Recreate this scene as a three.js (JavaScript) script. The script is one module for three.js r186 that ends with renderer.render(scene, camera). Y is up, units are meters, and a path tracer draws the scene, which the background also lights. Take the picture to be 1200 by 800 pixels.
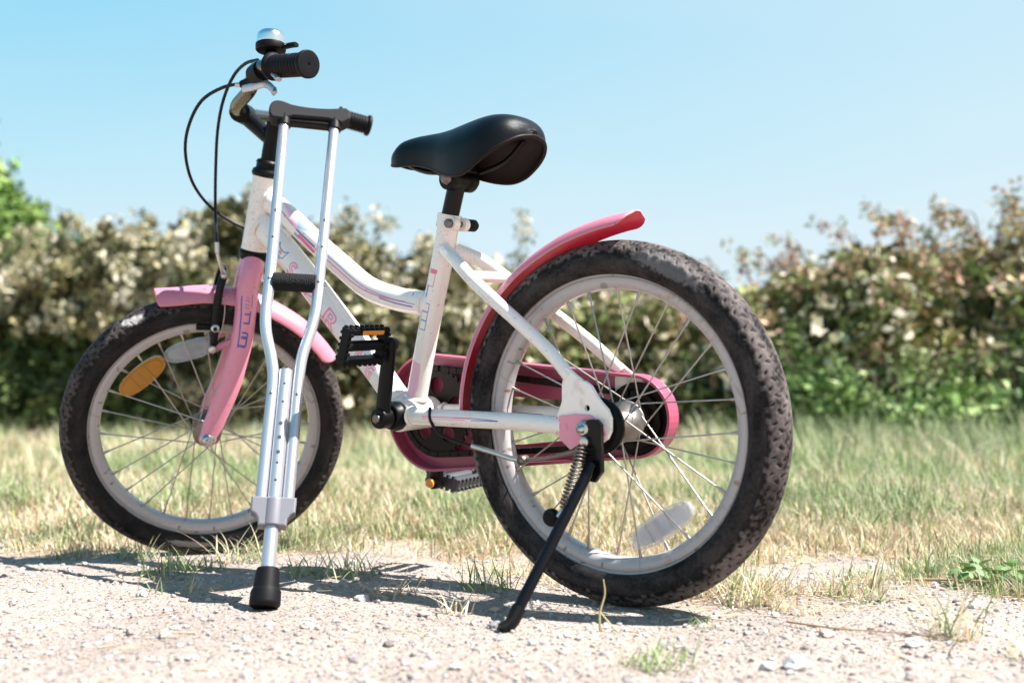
import * as THREE from 'three';
import { mergeGeometries } from 'three/addons/utils/BufferGeometryUtils.js';
import { ImprovedNoise } from 'three/addons/math/ImprovedNoise.js';
import { RoundedBoxGeometry } from 'three/addons/geometries/RoundedBoxGeometry.js';

// ------------------------------------------------------------------ camera, sky, sun, exposure
const scene = new THREE.Scene();
const camera = new THREE.PerspectiveCamera(36.52, 1024 / 682, 0.05, 400);
camera.position.set(0, 0.2297, 0);
camera.rotation.x = 0.0724;
camera.focus = 1.36;
camera.userData.fStop = 3.5;
camera.updateMatrixWorld();

const renderer = new THREE.WebGLRenderer({ antialias: true });
renderer.setSize(1024, 682);
renderer.toneMapping = THREE.LinearToneMapping;
renderer.toneMappingExposure = 2.75;
renderer.shadowMap.enabled = true;

const SUN = new THREE.Vector3(0.65, 1, -0.03).normalize();
const lerp = (a, b, t) => a + (b - a) * t, clamp = (x, a = 0, b = 1) => Math.min(Math.max(x, a), b);
const sstep = (a, b, x) => { const t = clamp((x - a) / (b - a)); return t * t * (3 - 2 * t); };
const perlin = new ImprovedNoise();
function fbm(x, y, z = 0, oct = 4) {
  let a = 0.5, s = 0;
  for (let i = 0; i < oct; i++) { s += a * perlin.noise(x, y, z); x *= 2.03; y *= 2.03; z *= 2.03; a *= 0.5; }
  return s;
}
{
  const w = 768, h = 384, d = new Float32Array(w * h * 4);
  const sunAz = Math.atan2(SUN.x, -SUN.z);
  const stops = [[0, 0.2742, 0.3215, 0.3508], [0.17, 0.2184, 0.3054, 0.3498], [0.234, 0.1371, 0.2799, 0.347], [0.36, 0.0586, 0.2335, 0.3385], [0.62, 0.0293, 0.1456, 0.2619], [1, 0.018, 0.0945, 0.1891]];
  for (let j = 0; j < h; j++) for (let i = 0; i < w; i++) {
    const el = ((j + 0.5) / h - 0.5) * Math.PI, a = ((i + 0.5) / w - 0.5) * 2 * Math.PI;
    const dx = Math.cos(a) * Math.cos(el), dz = Math.sin(a) * Math.cos(el), dy = Math.sin(el), e = Math.max(dy, 0);
    let k = 0; while (k < stops.length - 2 && e > stops[k + 1][0]) k++;
    const f = Math.min((e - stops[k][0]) / (stops[k + 1][0] - stops[k][0]), 1);
    const c = [1, 2, 3].map((q) => stops[k][q] * (1 - f) + stops[k + 1][q] * f);
    const toSun = 0.5 + 0.5 * Math.cos(Math.atan2(dx, -dz) - sunAz);
    let white = 0.86 * toSun * sstep(1.05, 0.4, e);
    const wisp = Math.max(0, fbm(dx * 3 + 7, dy * 11, dz * 3, 5) + 0.08);
    white = Math.min(white + wisp * 0.22 * (1 - e), 0.92);
    const o = (j * w + i) * 4;
    const hz = [0.291, 0.331, 0.351];
    for (let q = 0; q < 3; q++) d[o + q] = dy < -0.02 ? [0.2, 0.18, 0.14][q] : c[q] * (1 - white) + hz[q] * white;
    d[o + 3] = 1;
  }
  const t = new THREE.DataTexture(d, w, h, THREE.RGBAFormat, THREE.FloatType);
  t.mapping = THREE.EquirectangularReflectionMapping; t.magFilter = t.minFilter = THREE.LinearFilter; t.needsUpdate = true;
  scene.background = t; scene.environment = t;
}
const sun = new THREE.DirectionalLight(new THREE.Color(1, 0.965, 0.935), 5);
sun.position.copy(SUN).multiplyScalar(12); sun.target.position.set(0, 0, -2);
sun.castShadow = true; sun.shadow.mapSize.set(4096, 4096);
Object.assign(sun.shadow.camera, { left: -8, right: 8, top: 10, bottom: -10, near: 0.5, far: 40 });
scene.add(sun, sun.target);

// ------------------------------------------------------------------ helpers
function rng(seed) { let a = seed >>> 0; return () => { a = (a + 0x6d2b79f5) >>> 0; let t = a; t = Math.imul(t ^ (t >>> 15), t | 1); t ^= t + Math.imul(t ^ (t >>> 7), t | 61); return ((t ^ (t >>> 14)) >>> 0) / 4294967296; }; }
const V = (x, y, z) => new THREE.Vector3(x, y, z);
const taken = {};
const numbered = (n) => { const k = taken[n] = (taken[n] ?? -1) + 1; return k ? `${n}_${String(k).padStart(3, '0')}` : n; };
function mesh(name, geo, mat, parent) { const m = new THREE.Mesh(geo, mat); m.name = name; m.castShadow = m.receiveShadow = true; parent.add(m); return m; }
function part(name, parent, label) { const g = new THREE.Group(); g.name = name; if (label) g.userData.label = label; parent.add(g); return g; }
function tag(o, label, category, group, kind) { Object.assign(o.userData, { label, category }); if (group) o.userData.group = group; if (kind) o.userData.kind = kind; return o; }
function thing(name, label, category, group) { const g = new THREE.Group(); g.name = numbered(name); tag(g, label, category, group); scene.add(g); return g; }
const lin = (r, g, b) => new THREE.Color().setRGB(r, g, b);
const std = (c, roughness = 0.6, metalness = 0, extra = {}) => new THREE.MeshPhysicalMaterial({ color: c, roughness, metalness, ...extra });

function build(pos, nor, uv, idx, col) {
  const g = new THREE.BufferGeometry();
  g.setAttribute('position', new THREE.Float32BufferAttribute(pos, 3));
  if (nor) g.setAttribute('normal', new THREE.Float32BufferAttribute(nor, 3));
  if (uv) g.setAttribute('uv', new THREE.Float32BufferAttribute(uv, 2));
  if (col) g.setAttribute('color', new THREE.Float32BufferAttribute(col, 3));
  g.setIndex(idx); if (!nor) g.computeVertexNormals(); return g;
}
// a tube swept along a smooth curve; r(t) -> [radius along N, radius along B]; B follows ref, N points toward up
function sweep(pts, r, { seg = 24, rad = 16, ref = V(0, 0, 1), up = V(0, 1, 0), straight = false, pow = 1 } = {}) {
  const curve = straight || pts.length < 3 ? null : new THREE.CatmullRomCurve3(pts, false, 'centripetal');
  const at = (t) => { if (curve) return curve.getPoint(t); const k = Math.min(Math.floor(t * (pts.length - 1)), pts.length - 2); return pts[k].clone().lerp(pts[k + 1], t * (pts.length - 1) - k); };
  const R = typeof r === 'function' ? r : () => [r, r];
  const pos = [], nor = [], uv = [], idx = [];
  let flip = false;
  const ring = [];
  for (let i = 0; i <= seg; i++) {
    const t = i / seg, c = at(t), T = at(Math.min(t + 1e-3, 1)).sub(at(Math.max(t - 1e-3, 0))).normalize();
    const B = ref.clone().addScaledVector(T, -ref.dot(T)).normalize();
    const N = B.clone().cross(T);
    ring.push({ c, T, B, N, R: R(t), t });
  }
  flip = ring[Math.floor(seg / 2)].N.dot(up) < 0; if (flip) for (const q of ring) q.N.negate();
  const n = rad;
  for (const q of ring) for (let j = 0; j <= n; j++) {
    const th = (j / n) * 2 * Math.PI, cs = Math.cos(th), sn = Math.sin(th);
    const a = Math.sign(cs) * Math.abs(cs) ** pow, b = Math.sign(sn) * Math.abs(sn) ** pow;
    const p = q.c.clone().addScaledVector(q.B, q.R[1] * a).addScaledVector(q.N, q.R[0] * b);
    const m = q.B.clone().multiplyScalar(cs / q.R[1]).addScaledVector(q.N, sn / q.R[0]).normalize();
    pos.push(p.x, p.y, p.z); nor.push(m.x, m.y, m.z); uv.push(q.t, j / n);
  }
  const tri = (a, b, c) => (flip ? idx.push(a, c, b) : idx.push(a, b, c));
  for (let i = 0; i < seg; i++) for (let j = 0; j < n; j++) {
    const a = i * (n + 1) + j, b = a + n + 1;
    tri(a, a + 1, b); tri(a + 1, b + 1, b);
  }
  for (const e of [0, seg]) {
    const q = ring[e], s = e ? 1 : -1, c0 = pos.length / 3;
    pos.push(q.c.x, q.c.y, q.c.z); nor.push(q.T.x * s, q.T.y * s, q.T.z * s); uv.push(q.t, 0.5);
    for (let j = 0; j <= n; j++) { const o = (e * (n + 1) + j) * 3; pos.push(pos[o], pos[o + 1], pos[o + 2]); nor.push(q.T.x * s, q.T.y * s, q.T.z * s); uv.push(q.t, j / n); }
    for (let j = 0; j < n; j++) e ? tri(c0, c0 + 1 + j, c0 + 2 + j) : tri(c0, c0 + 2 + j, c0 + 1 + j);
  }
  const g = build(pos, nor, uv, idx);
  // make sure the faces agree with the normals
  const P = g.attributes.position, Nn = g.attributes.normal, I = g.index.array;
  const k = Math.floor(I.length / 6) * 3, A = V().fromBufferAttribute(P, I[k]), Bv = V().fromBufferAttribute(P, I[k + 1]), Cv = V().fromBufferAttribute(P, I[k + 2]);
  if (Bv.sub(A).cross(Cv.sub(A)).dot(V().fromBufferAttribute(Nn, I[k])) < 0) for (let q = 0; q < I.length; q += 3) { const t = I[q + 1]; I[q + 1] = I[q + 2]; I[q + 2] = t; }
  return g;
}
const refFor = (a, b) => (Math.abs(b.clone().sub(a).normalize().z) > 0.9 ? V(1, 0, 0) : V(0, 0, 1));
const cyl = (a, b, r1, r2 = r1, rad = 16) => sweep([a, b], (t) => { const r = lerp(r1, r2, t); return [r, r]; }, { seg: 1, rad, ref: refFor(a, b), up: Math.abs(b.clone().sub(a).normalize().y) > 0.7 ? V(1, 0, 0) : V(0, 1, 0) });
const tubeZ = (pts, r, o = {}) => sweep(pts, r, { seg: pts.length * 6, rad: 10, ref: V(0.31, 0.21, 0.93), ...o });
function lathe(profile, segs = 32, axisFrom, axisTo) {  // profile [[r, z]...] turned about z (or about the line axisFrom -> axisTo)
  const g = new THREE.LatheGeometry(profile.map(([r, z]) => new THREE.Vector2(Math.max(r, 1e-5), z)), segs); g.rotateX(Math.PI / 2);
  if (axisFrom) { g.applyQuaternion(new THREE.Quaternion().setFromUnitVectors(V(0, 0, 1), axisTo.clone().sub(axisFrom).normalize())); g.translate(axisFrom.x, axisFrom.y, axisFrom.z); }
  return g;
}
function plate(pts, z, depth, bevel = 0.001, holes = []) {
  const s = new THREE.Shape(pts.map(([x, y]) => new THREE.Vector2(x, y)));
  for (const h of holes) s.holes.push(new THREE.Path(h.map(([x, y]) => new THREE.Vector2(x, y))));
  const g = new THREE.ExtrudeGeometry(s, { depth, bevelEnabled: bevel > 0, bevelThickness: bevel, bevelSize: bevel, bevelSegments: 2, curveSegments: 12 });
  g.translate(0, 0, z); return g;
}
const circlePts = (cx, cy, r, n = 20, a0 = 0, a1 = 2 * Math.PI) => Array.from({ length: n }, (_, i) => { const a = a0 + (a1 - a0) * (i / n); return [cx + r * Math.cos(a), cy + r * Math.sin(a)]; });
const rbox = (w, h, d, r, at, rot) => { const g = new RoundedBoxGeometry(w, h, d, 2, r); if (rot) g.applyQuaternion(rot); if (at) g.translate(at.x, at.y, at.z); return g; };
const merge = (...gs) => mergeGeometries(gs.map((g) => { const q = g.index ? g.toNonIndexed() : g; for (const k of Object.keys(q.attributes)) if (!['position', 'normal', 'uv'].includes(k)) q.deleteAttribute(k); return q; }));

function canvasTexture(w, h, draw) {
  const c = document.createElement('canvas'); c.width = w; c.height = h;
  draw(c.getContext('2d'), w, h);
  const t = new THREE.CanvasTexture(c); t.colorSpace = THREE.SRGBColorSpace; t.flipY = false; t.wrapS = t.wrapT = THREE.RepeatWrapping; t.anisotropy = 8; return t;
}
function noiseTexture(n, f, srgb = true) {
  const d = new Uint8Array(n * n * 4);
  for (let y = 0; y < n; y++) for (let x = 0; x < n; x++) { const c = f(x / n, y / n, x, y), o = (y * n + x) * 4; for (let k = 0; k < 3; k++) d[o + k] = clamp(c[k]) * 255; d[o + 3] = 255; }
  const t = new THREE.DataTexture(d, n, n); t.wrapS = t.wrapT = THREE.RepeatWrapping; t.magFilter = THREE.LinearFilter; t.minFilter = THREE.LinearMipmapLinearFilter; t.generateMipmaps = true; if (srgb) t.colorSpace = THREE.SRGBColorSpace; t.needsUpdate = true; return t;
}
const rough = noiseTexture(256, (u, v) => { const a = 0.55 + 0.5 * fbm(u * 8, v * 8, 3.3, 5); return [a, a, a]; }, false);
// worn paint: base coat, specks of dirt, stone chips, scratches; print is drawn by the caller
function paint(w, h, base, seed, chips, print, dark = '#6d5f58') {
  return canvasTexture(w, h, (c) => {
    const R = rng(seed);
    c.fillStyle = base; c.fillRect(0, 0, w, h);
    if (print) print(c, w, h, R);
    for (let i = 0; i < chips * 14; i++) { c.globalAlpha = 0.06 + R() * 0.2; c.fillStyle = R() < 0.5 ? '#a89684' : '#8f8078'; const s = 0.8 + R() * 2.6; c.fillRect(R() * w, R() * h, s, s); }
    for (let k = 0; k < chips / 7; k++) { const gx = R() * w, gy = R() * h, gr = 12 + 46 * R(), tone = R() < 0.5 ? '#7d6a5c' : '#a0836b'; for (let i = 0; i < 46; i++) { c.globalAlpha = 0.08 + R() * 0.28; c.fillStyle = tone; const a = R() * 6.3, r = gr * R(); c.beginPath(); c.ellipse(gx + r * 1.5 * Math.cos(a), gy + r * 0.6 * Math.sin(a), 0.6 + R() * 2.6, 0.5 + R() * 1.6, a, 0, 7); c.fill(); } }
    for (let i = 0; i < chips; i++) { c.globalAlpha = 0.5 + R() * 0.45; c.fillStyle = R() < 0.3 ? '#7a4f38' : dark; c.beginPath(); c.ellipse(R() * w, R() * h, (1.0 + R() * R() * R() * 7) * w / 800, 0.8 + R() * R() * 3.5, R() * 3, 0, 7); c.fill(); }
    for (let i = 0; i < chips / 3; i++) { c.globalAlpha = 0.2 + R() * 0.4; c.strokeStyle = dark; c.lineWidth = 0.6 + R() * 0.9; const x = R() * w, y = R() * h, l = 6 + R() * 26, a = R() * 6.3; c.beginPath(); c.moveTo(x, y); c.lineTo(x + l * Math.cos(a), y + l * 0.7 * Math.sin(a)); c.stroke(); }
    c.globalAlpha = 1;
  });
}

// ------------------------------------------------------------------ materials
const WHITE = '#ebe3dc', PINK = '#dc889f';
const coat = { clearcoat: 0.5, clearcoatRoughness: 0.22, roughnessMap: rough };
const painted = (map) => std(0xffffff, 0.55, 0, { map, ...coat });
const M = {
  white: painted(paint(512, 256, WHITE, 11, 130)),
  pink: painted(paint(512, 256, PINK, 12, 70)),
  mudguard: std(0xffffff, 0.4, 0, { map: paint(512, 128, '#de899e', 14, 60, null, '#9a5561'), transmission: 0.30, thickness: 0, clearcoat: 0.25, clearcoatRoughness: 0.35 }),
  mudguardSunlitInner: std(lin(0.66, 0.035, 0.085), 0.4, 0, { transmission: 0.35, thickness: 0 }),  // deeper red paints in the sunlight that glows through the plastic
  chaincase: std(lin(0.36, 0.055, 0.11), 0.42, 0, { clearcoat: 0.3, clearcoatRoughness: 0.3 }),
  black: std(lin(0.003, 0.003, 0.0035), 0.4, 0, { specularIntensity: 0.35 }),
  blackGloss: std(lin(0.003, 0.003, 0.0045), 0.26, 0, { specularIntensity: 0.45 }),
  plastic: std(lin(0.004, 0.004, 0.0045), 0.5, 0, { specularIntensity: 0.3 }),
  rubber: std(lin(0.0055, 0.005, 0.0062), 0.55, 0, { specularIntensity: 0.3 }),
  saddle: std(lin(0.0018, 0.0025, 0.0045), 0.38, 0, { specularIntensity: 0.38, bumpMap: noiseTexture(256, (u, v, x, y) => { const a = 0.5 + 0.9 * perlin.noise(u * 64, v * 64, 1); return [a, a, a]; }, false), bumpScale: 0.00012 }),
  saddleBase: std(lin(0.010, 0.0055, 0.0045), 0.5, 0, { specularIntensity: 0.35 }),
  steel: std(lin(0.55, 0.53, 0.5), 0.32, 1),
  darkSteel: std(lin(0.2, 0.17, 0.15), 0.45, 0.85),
  spoke: std(lin(0.42, 0.38, 0.35), 0.36, 0.9),
  chrome: std(lin(0.86, 0.85, 0.83), 0.2, 1),
  alloy: std(lin(0.52, 0.52, 0.55), 0.33, 0.72),
  hub: std(lin(0.34, 0.30, 0.27), 0.45, 0.75),
  cast: std(lin(0.17, 0.165, 0.185), 0.5, 0.2),
  grease: std(lin(0.010, 0.0065, 0.005), 0.5, 0, { specularIntensity: 0.35 }),
  cable: std(lin(0.005, 0.005, 0.006), 0.4, 0, { specularIntensity: 0.5 }),
  amber: std(lin(1.0, 0.44, 0.008), 0.22, 0, { transmission: 0.4, thickness: 0, clearcoat: 0.8, clearcoatRoughness: 0.1 }),
  amberDark: std(lin(0.72, 0.26, 0.015), 0.25, 0, { clearcoat: 0.6, clearcoatRoughness: 0.15 }),
  clear: std(lin(0.9, 0.9, 0.92), 0.22, 0, { transmission: 0.8, thickness: 0, clearcoat: 0.7, clearcoatRoughness: 0.1 }),
  foam: std(lin(0.009, 0.0085, 0.010), 0.8, 0, { specularIntensity: 0.4, bumpMap: noiseTexture(128, (u, v) => { const a = 0.5 + perlin.noise(u * 32, v * 32, 9); return [a, a, a]; }, false), bumpScale: 0.001 }),
  padRubber: std(lin(0.020, 0.019, 0.021), 0.8, 0, { specularIntensity: 0.5 }),
};
{ const pr = noiseTexture(128, (u, v) => { const a = 0.5 + 0.5 * Math.sin(u * 2 * Math.PI * 14) * Math.sin(v * 2 * Math.PI * 14); return [a, a, a]; }, false); pr.repeat.set(60, 60); for (const k of ['clear', 'amber']) { M[k].bumpMap = pr; M[k].bumpScale = 0.0012; } M.clear.transmission = 0.82; M.clear.bumpScale = 0.0005; }
M.rim = painted(paint(1024, 64, '#aaa3a3', 21, 90, (c, w, h, R) => { for (let i = 0; i < 500; i++) { c.globalAlpha = 0.04 + 0.08 * R(); c.fillStyle = R() < 0.6 ? '#9a8676' : '#b7a79b'; c.fillRect(R() * w, R() * h, 2 + R() * 26, 0.6 + R() * 1.5); } c.globalAlpha = 1; }));

// ------------------------------------------------------------------ ground
const edgeZ = (x) => -1.74 + 0.24 * x + 0.12 * Math.sin(x * 2.3 + 0.6) + 0.3 * fbm(x * 2.2, 4.2, 0, 3);   // where gravel gives way to turf
const turf = (x, z) => clamp((edgeZ(x) - z) / 0.6 + 0.5 + 1.7 * fbm(x * 3.3, z * 3.3, 8, 4));             // 0 gravel .. 1 turf
function groundY(x, z) {
  const d = -z;
  let y = 0.016 * fbm(x * 2.1, z * 2.1, 2.2, 3) + 0.007 * fbm(x * 11, z * 11, 5, 3) + 0.0022 * fbm(x * 60, z * 60, 9, 2);
  const near = Math.exp(-((x - 0.127) ** 2 + (z + 1.25) ** 2) / 0.03) + Math.exp(-((x + 0.48) ** 2 + (z + 1.68) ** 2) / 0.03) + Math.exp(-((x + 0.295) ** 2 + (z + 1.266) ** 2) / 0.01) + Math.exp(-((x + 0.003) ** 2 + (z + 1.159) ** 2) / 0.01);
  y *= 1 - Math.min(near, 1);
  y += 0.02 * turf(x, z) * (1 - Math.min(near * 1.3, 1)) * sstep(1.6, 2.4, d);
  if (d > 3) y += 0.03 * fbm(x * 0.7, z * 0.7, 1, 3);
  return y;
}
{
  const graded = (a, b, fine0, fine1, step, grow) => { const o = []; for (let v = fine0; v <= fine1; v += step) o.push(v); let s = step; for (let v = fine1; v < b;) { s *= grow; v += s; o.push(Math.min(v, b)); } s = step; for (let v = fine0; v > a;) { s *= grow; v -= s; o.unshift(Math.max(v, a)); } return o; };
  const xs = graded(-180, 180, -1.0, 1.0, 0.008, 1.06), zs = graded(-300, 60, -2.1, -0.75, 0.0065, 1.06);
  const pos = [], uv = [], col = [], idx = [], nx = xs.length;
  for (const z of zs) for (const x of xs) {
    const y = groundY(x, z); pos.push(x, y, z); uv.push(x / 0.5, z / 0.5);
    const t = turf(x, z), n = 0.5 + 0.8 * fbm(x * 4, z * 4, 3, 4) + 0.5 * fbm(x * 30, z * 30, 6, 2), n2 = 0.5 + fbm(x * 1.3, z * 1.3, 12, 3);
    const gr = [lerp(0.54, 0.82, n), lerp(0.505, 0.765, n), lerp(0.495, 0.75, n)], tf = [lerp(0.74, 0.96, n2), lerp(0.66, 0.84, n2), lerp(0.45, 0.60, n2)];
    const so = [0.56, 0.43, 0.34], ps = clamp(1 - Math.abs(t - 0.42) / 0.4) * clamp(0.35 + 1.6 * fbm(x * 6, z * 6, 21, 3)) * (x > 0 ? 0.9 : 0.55);
    col.push(...[0, 1, 2].map((k) => lerp(lerp(gr[k], tf[k], t), so[k], ps)));
  }
  for (let j = 0; j < zs.length - 1; j++) for (let i = 0; i < nx - 1; i++) { const a = j * nx + i; idx.push(a, a + nx, a + 1, a + 1, a + nx, a + nx + 1); }
  // grit: many rounded grains of mixed stone colours
  const G = 1024, hgt = new Float32Array(G * G), rgb = new Float32Array(G * G * 3), R = rng(77);
  for (let i = 0; i < G * G; i++) { rgb[i * 3] = 0.70; rgb[i * 3 + 1] = 0.655; rgb[i * 3 + 2] = 0.615; }
  const tones = [[0.73, 0.69, 0.655], [0.69, 0.645, 0.605], [0.76, 0.73, 0.70], [0.63, 0.59, 0.56], [0.71, 0.63, 0.585], [0.68, 0.635, 0.57], [0.79, 0.76, 0.73], [0.55, 0.505, 0.475]];
  for (let k = 0; k < 26000; k++) {
    const cx = R() * G, cy = R() * G, r = 1.1 + 5.0 * R() ** 4.5, tn = tones[Math.floor(R() * tones.length)], br = 0.9 + 0.2 * R(), ax = 0.7 + 0.6 * R(), an = R() * 3.14, ca = Math.cos(an), sa = Math.sin(an);
    for (let y = -Math.ceil(r * 1.4); y <= r * 1.4; y++) for (let x = -Math.ceil(r * 1.4); x <= r * 1.4; x++) {
      const u = (x * ca + y * sa) / (r * ax), v = (-x * sa + y * ca) / (r / ax), q = u * u + v * v; if (q > 1) continue;
      const X = (Math.floor(cx + x) + G) % G, Y = (Math.floor(cy + y) + G) % G, o = Y * G + X, hh = Math.sqrt(1 - q) * r / 6.4;
      if (hh > hgt[o] - 0.1) { hgt[o] = Math.max(hh, hgt[o] * 0.6); for (let c = 0; c < 3; c++) rgb[o * 3 + c] = tn[c] * br; }
    }
  }
  const map = noiseTexture(G, (u, v, x, y) => { const o = (y * G + x) * 3; return [rgb[o], rgb[o + 1], rgb[o + 2]]; });
  const bump = noiseTexture(G, (u, v, x, y) => { const a = hgt[y * G + x]; return [a, a, a]; }, false);
  const g = mesh('ground', build(pos, null, uv, idx, col), new THREE.MeshStandardMaterial({ map, bumpMap: bump, bumpScale: 0.003, vertexColors: true, roughness: 0.95 }), scene);
  tag(g, 'pale gritty gravel path running into dry turf', 'ground', null, 'structure');
}

// ------------------------------------------------------------------ bicycle
// bike frame: x forward, y up, z to the bicycle's right; origin at the rear hub
const bike = thing('bicycle', "child's white and pink bicycle standing on its kickstand on the gravel", 'bicycle');
bike.position.set(0.1268, 0.2218, -1.2679);
const basis = (c) => { const [a, b, d] = c; return new THREE.Quaternion().setFromRotationMatrix(new THREE.Matrix4().set(a[0], a[1], a[2], 0, b[0], b[1], b[2], 0, d[0], d[1], d[2], 0, 0, 0, 0, 1)); };
bike.quaternion.copy(basis([[-0.79925, -0.05269, 0.59869], [-0.0014, 0.99631, 0.08581], [-0.601, 0.06774, -0.79637]]));
bike.updateMatrixWorld();
const front = { p: V(0.7573, -0.0062, -0.0345), q: basis([[0.62213, -0.13753, 0.77074], [-0.13753, 0.94994, 0.28053], [-0.77074, -0.28053, 0.57207]]) };
const toFront = (o) => { o.position.copy(front.p); o.quaternion.copy(front.q); return o; };
const w2b = (x, y, z) => bike.worldToLocal(V(x, y, z));
const f2b = (x, y, z) => V(x, y, z).applyQuaternion(front.q).add(front.p);

// ---- wheels
function tyreGeometry(seed, dustAt, dusty) {
  const R = 0.1975, rt = 0.0242, nT = 1152, nP = 60, P = 72, pos = [], col = [], idx = [], uv = [];
  const box = (u, a, b, s) => sstep(a, a + s, u) * (1 - sstep(b - s, b, u));
  for (let i = 0; i <= nT; i++) for (let j = 0; j <= nP; j++) {
    const th = (i / nT) * 2 * Math.PI, ph = lerp(-2.32, 2.32, j / nP), a = Math.abs(ph), sg = Math.sign(ph);
    const c = (th / (2 * Math.PI)) * P, fr = (x) => x - Math.floor(x);
    const wob = 0.10 * perlin.noise(c * 0.9, ph * 2, seed);
    let cut = 0;   // short slanted slots in staggered rows, open blocks at the shoulder
    for (const [row, off, sl, hw, ha] of [[0.05, 0, 0.8, 0.12, 0.11], [0.33, 0.5, -0.9, 0.10, 0.12], [0.62, 0.15, 0.9, 0.10, 0.12], [0.90, 0.6, -0.7, 0.09, 0.11]]) {
      const da = a - row, f = fr(c + off + (sg > 0 ? 0.3 : 0) + sl * da + wob * 1.6) - 0.5, q = (f / hw) ** 2 + (da / ha) ** 2;
      cut = Math.max(cut, 1 - sstep(0.55, 1.15, q));
    }
    const b2 = box(a, 0.98, 1.20 + 0.10 * Math.sin(Math.floor(c + 0.5 * a + 1.5) * 2.4), 0.06) * box(fr(c + 0.5 * a + wob + (sg > 0 ? 0.5 : 0)), 0.10, 0.90, 0.12);
    const tread = a < 1.04 ? 1 - cut : b2;
    const ribs = 0.0003 * (sstep(0.02, 0, Math.abs(a - 1.5)) + sstep(0.02, 0, Math.abs(a - 1.85)));
    const h = tread * 0.0013 + ribs + 0.0002 * perlin.noise(th * 30, ph * 5, seed);
    const rr = rt + h; const x = R + rr * Math.cos(ph);
    pos.push(x * Math.cos(th), x * Math.sin(th), rr * Math.sin(ph) * 1.04); uv.push(th * 0.2, ph * 0.02);
    const n1 = fbm(Math.cos(th) * 5, Math.sin(th) * 5, ph * 1.5 + seed, 4), n2 = fbm(Math.cos(th) * 40, Math.sin(th) * 40, ph * 9 + seed, 3);
    let dust = clamp(0.52 + n1 * 1.3 + n2 * 0.9) * (a < 1.25 ? lerp(0.08, 1.0, tread) : 0.26) * dusty;
    let cc = [lerp(0.0045, 0.165, dust), lerp(0.004, 0.132, dust), lerp(0.005, 0.124, dust)];
    for (const [ta, pa, dt, dp, s] of dustAt) { const q = ((th - ta) / dt) ** 2 + ((ph - pa) / dp) ** 2; const k = clamp((1.15 - q) * 2 + n2 * 2.2) * s; cc = cc.map((v, m) => lerp(v, [0.42, 0.39, 0.38][m], k)); }
    col.push(...cc);
  }
  for (let i = 0; i < nT; i++) for (let j = 0; j < nP; j++) { const a = i * (nP + 1) + j, b = a + nP + 1; idx.push(a, b, a + 1, a + 1, b, b + 1); }
  return build(pos, null, uv, idx, col);
}
const tyreMat = new THREE.MeshPhysicalMaterial({ vertexColors: true, roughness: 0.7, specularIntensity: 0.35 });
const rimGeo = (() => {
  const half = [[0.1800, 0.0108], [0.1835, 0.0112], [0.1840, 0.0128], [0.1832, 0.0137], [0.1800, 0.0137], [0.1793, 0.0118], [0.1784, 0.0118], [0.1777, 0.0135], [0.1722, 0.0131], [0.1700, 0.0122], [0.1655, 0.0100], [0.1635, 0.0060], [0.1630, 0]];
  const g = new THREE.LatheGeometry([...half.map(([r, z]) => new THREE.Vector2(r, z)), ...half.slice(0, -1).reverse().map(([r, z]) => new THREE.Vector2(r, -z)), new THREE.Vector2(0.1745, -0.009), new THREE.Vector2(0.1745, 0.009), new THREE.Vector2(0.18, 0.0108)].reverse(), 160); g.rotateX(Math.PI / 2); return g;
})();
function makeWheel(name, label, opt) {
  const w = part(name, bike, label);
  mesh('tyre', tyreGeometry(opt.seed, opt.scuffs, opt.dusty), tyreMat, w);
  mesh('rim', rimGeo, M.rim, w);
  mesh('hub', lathe([[0, -0.036], [0.008, -0.036], [0.010, -0.031], [0.0235, -0.029], [0.0245, -0.027], [0.0235, -0.025], [0.014, -0.021], [0.0125, 0], [0.014, 0.021], [0.0235, 0.025], [0.0245, 0.027], [0.0235, 0.029], [0.010, 0.031], [0.008, 0.036], [0, 0.036]].map(([r, z]) => [r * opt.hub, z]), 36), opt.hub > 1 ? M.hub : M.darkSteel, w);
  const N = 28;
  for (let i = 0; i < N; i++) {
    const s = i % 2 ? 1 : -1, j = Math.floor(i / 2), ra = (i / N) * 2 * Math.PI + opt.turn, ha = ra + (j % 2 ? 1 : -1) * 1.05, rh = 0.0215 * opt.hub, zf = s * (0.027 + (j % 2 ? 0.0014 : -0.0014));
    const a = V(rh * Math.cos(ha), rh * Math.sin(ha), zf), b = V(0.1665 * Math.cos(ra), 0.1665 * Math.sin(ra), s * 0.003), d = a.clone().sub(b).normalize();
    mesh('spoke', merge(cyl(a, b, 0.00105, 0.00105, 6), cyl(b.clone(), b.clone().addScaledVector(d, 0.013), 0.0024, 0.0018, 6)), M.spoke, w);
  }
  return w;
}
const rear = makeWheel('rear_wheel', 'dusty knobbly rear wheel with cream rim', { seed: 3.1, scuffs: [[2.05, -1.2, 0.25, 0.5, 0.25]], hub: 1.05, turn: 0.06, dusty: 1 });
const fw = toFront(makeWheel('front_wheel', 'front wheel turned to the side with cream rim and dark tyre', { seed: 8.4, scuffs: [[1.24, -0.85, 0.07, 0.30, 0.8], [1.17, -0.62, 0.03, 0.2, 0.8], [5.05, -1.62, 0.18, 0.22, 0.35]], hub: 0.92, turn: 0.17, dusty: 0.5 }));
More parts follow.
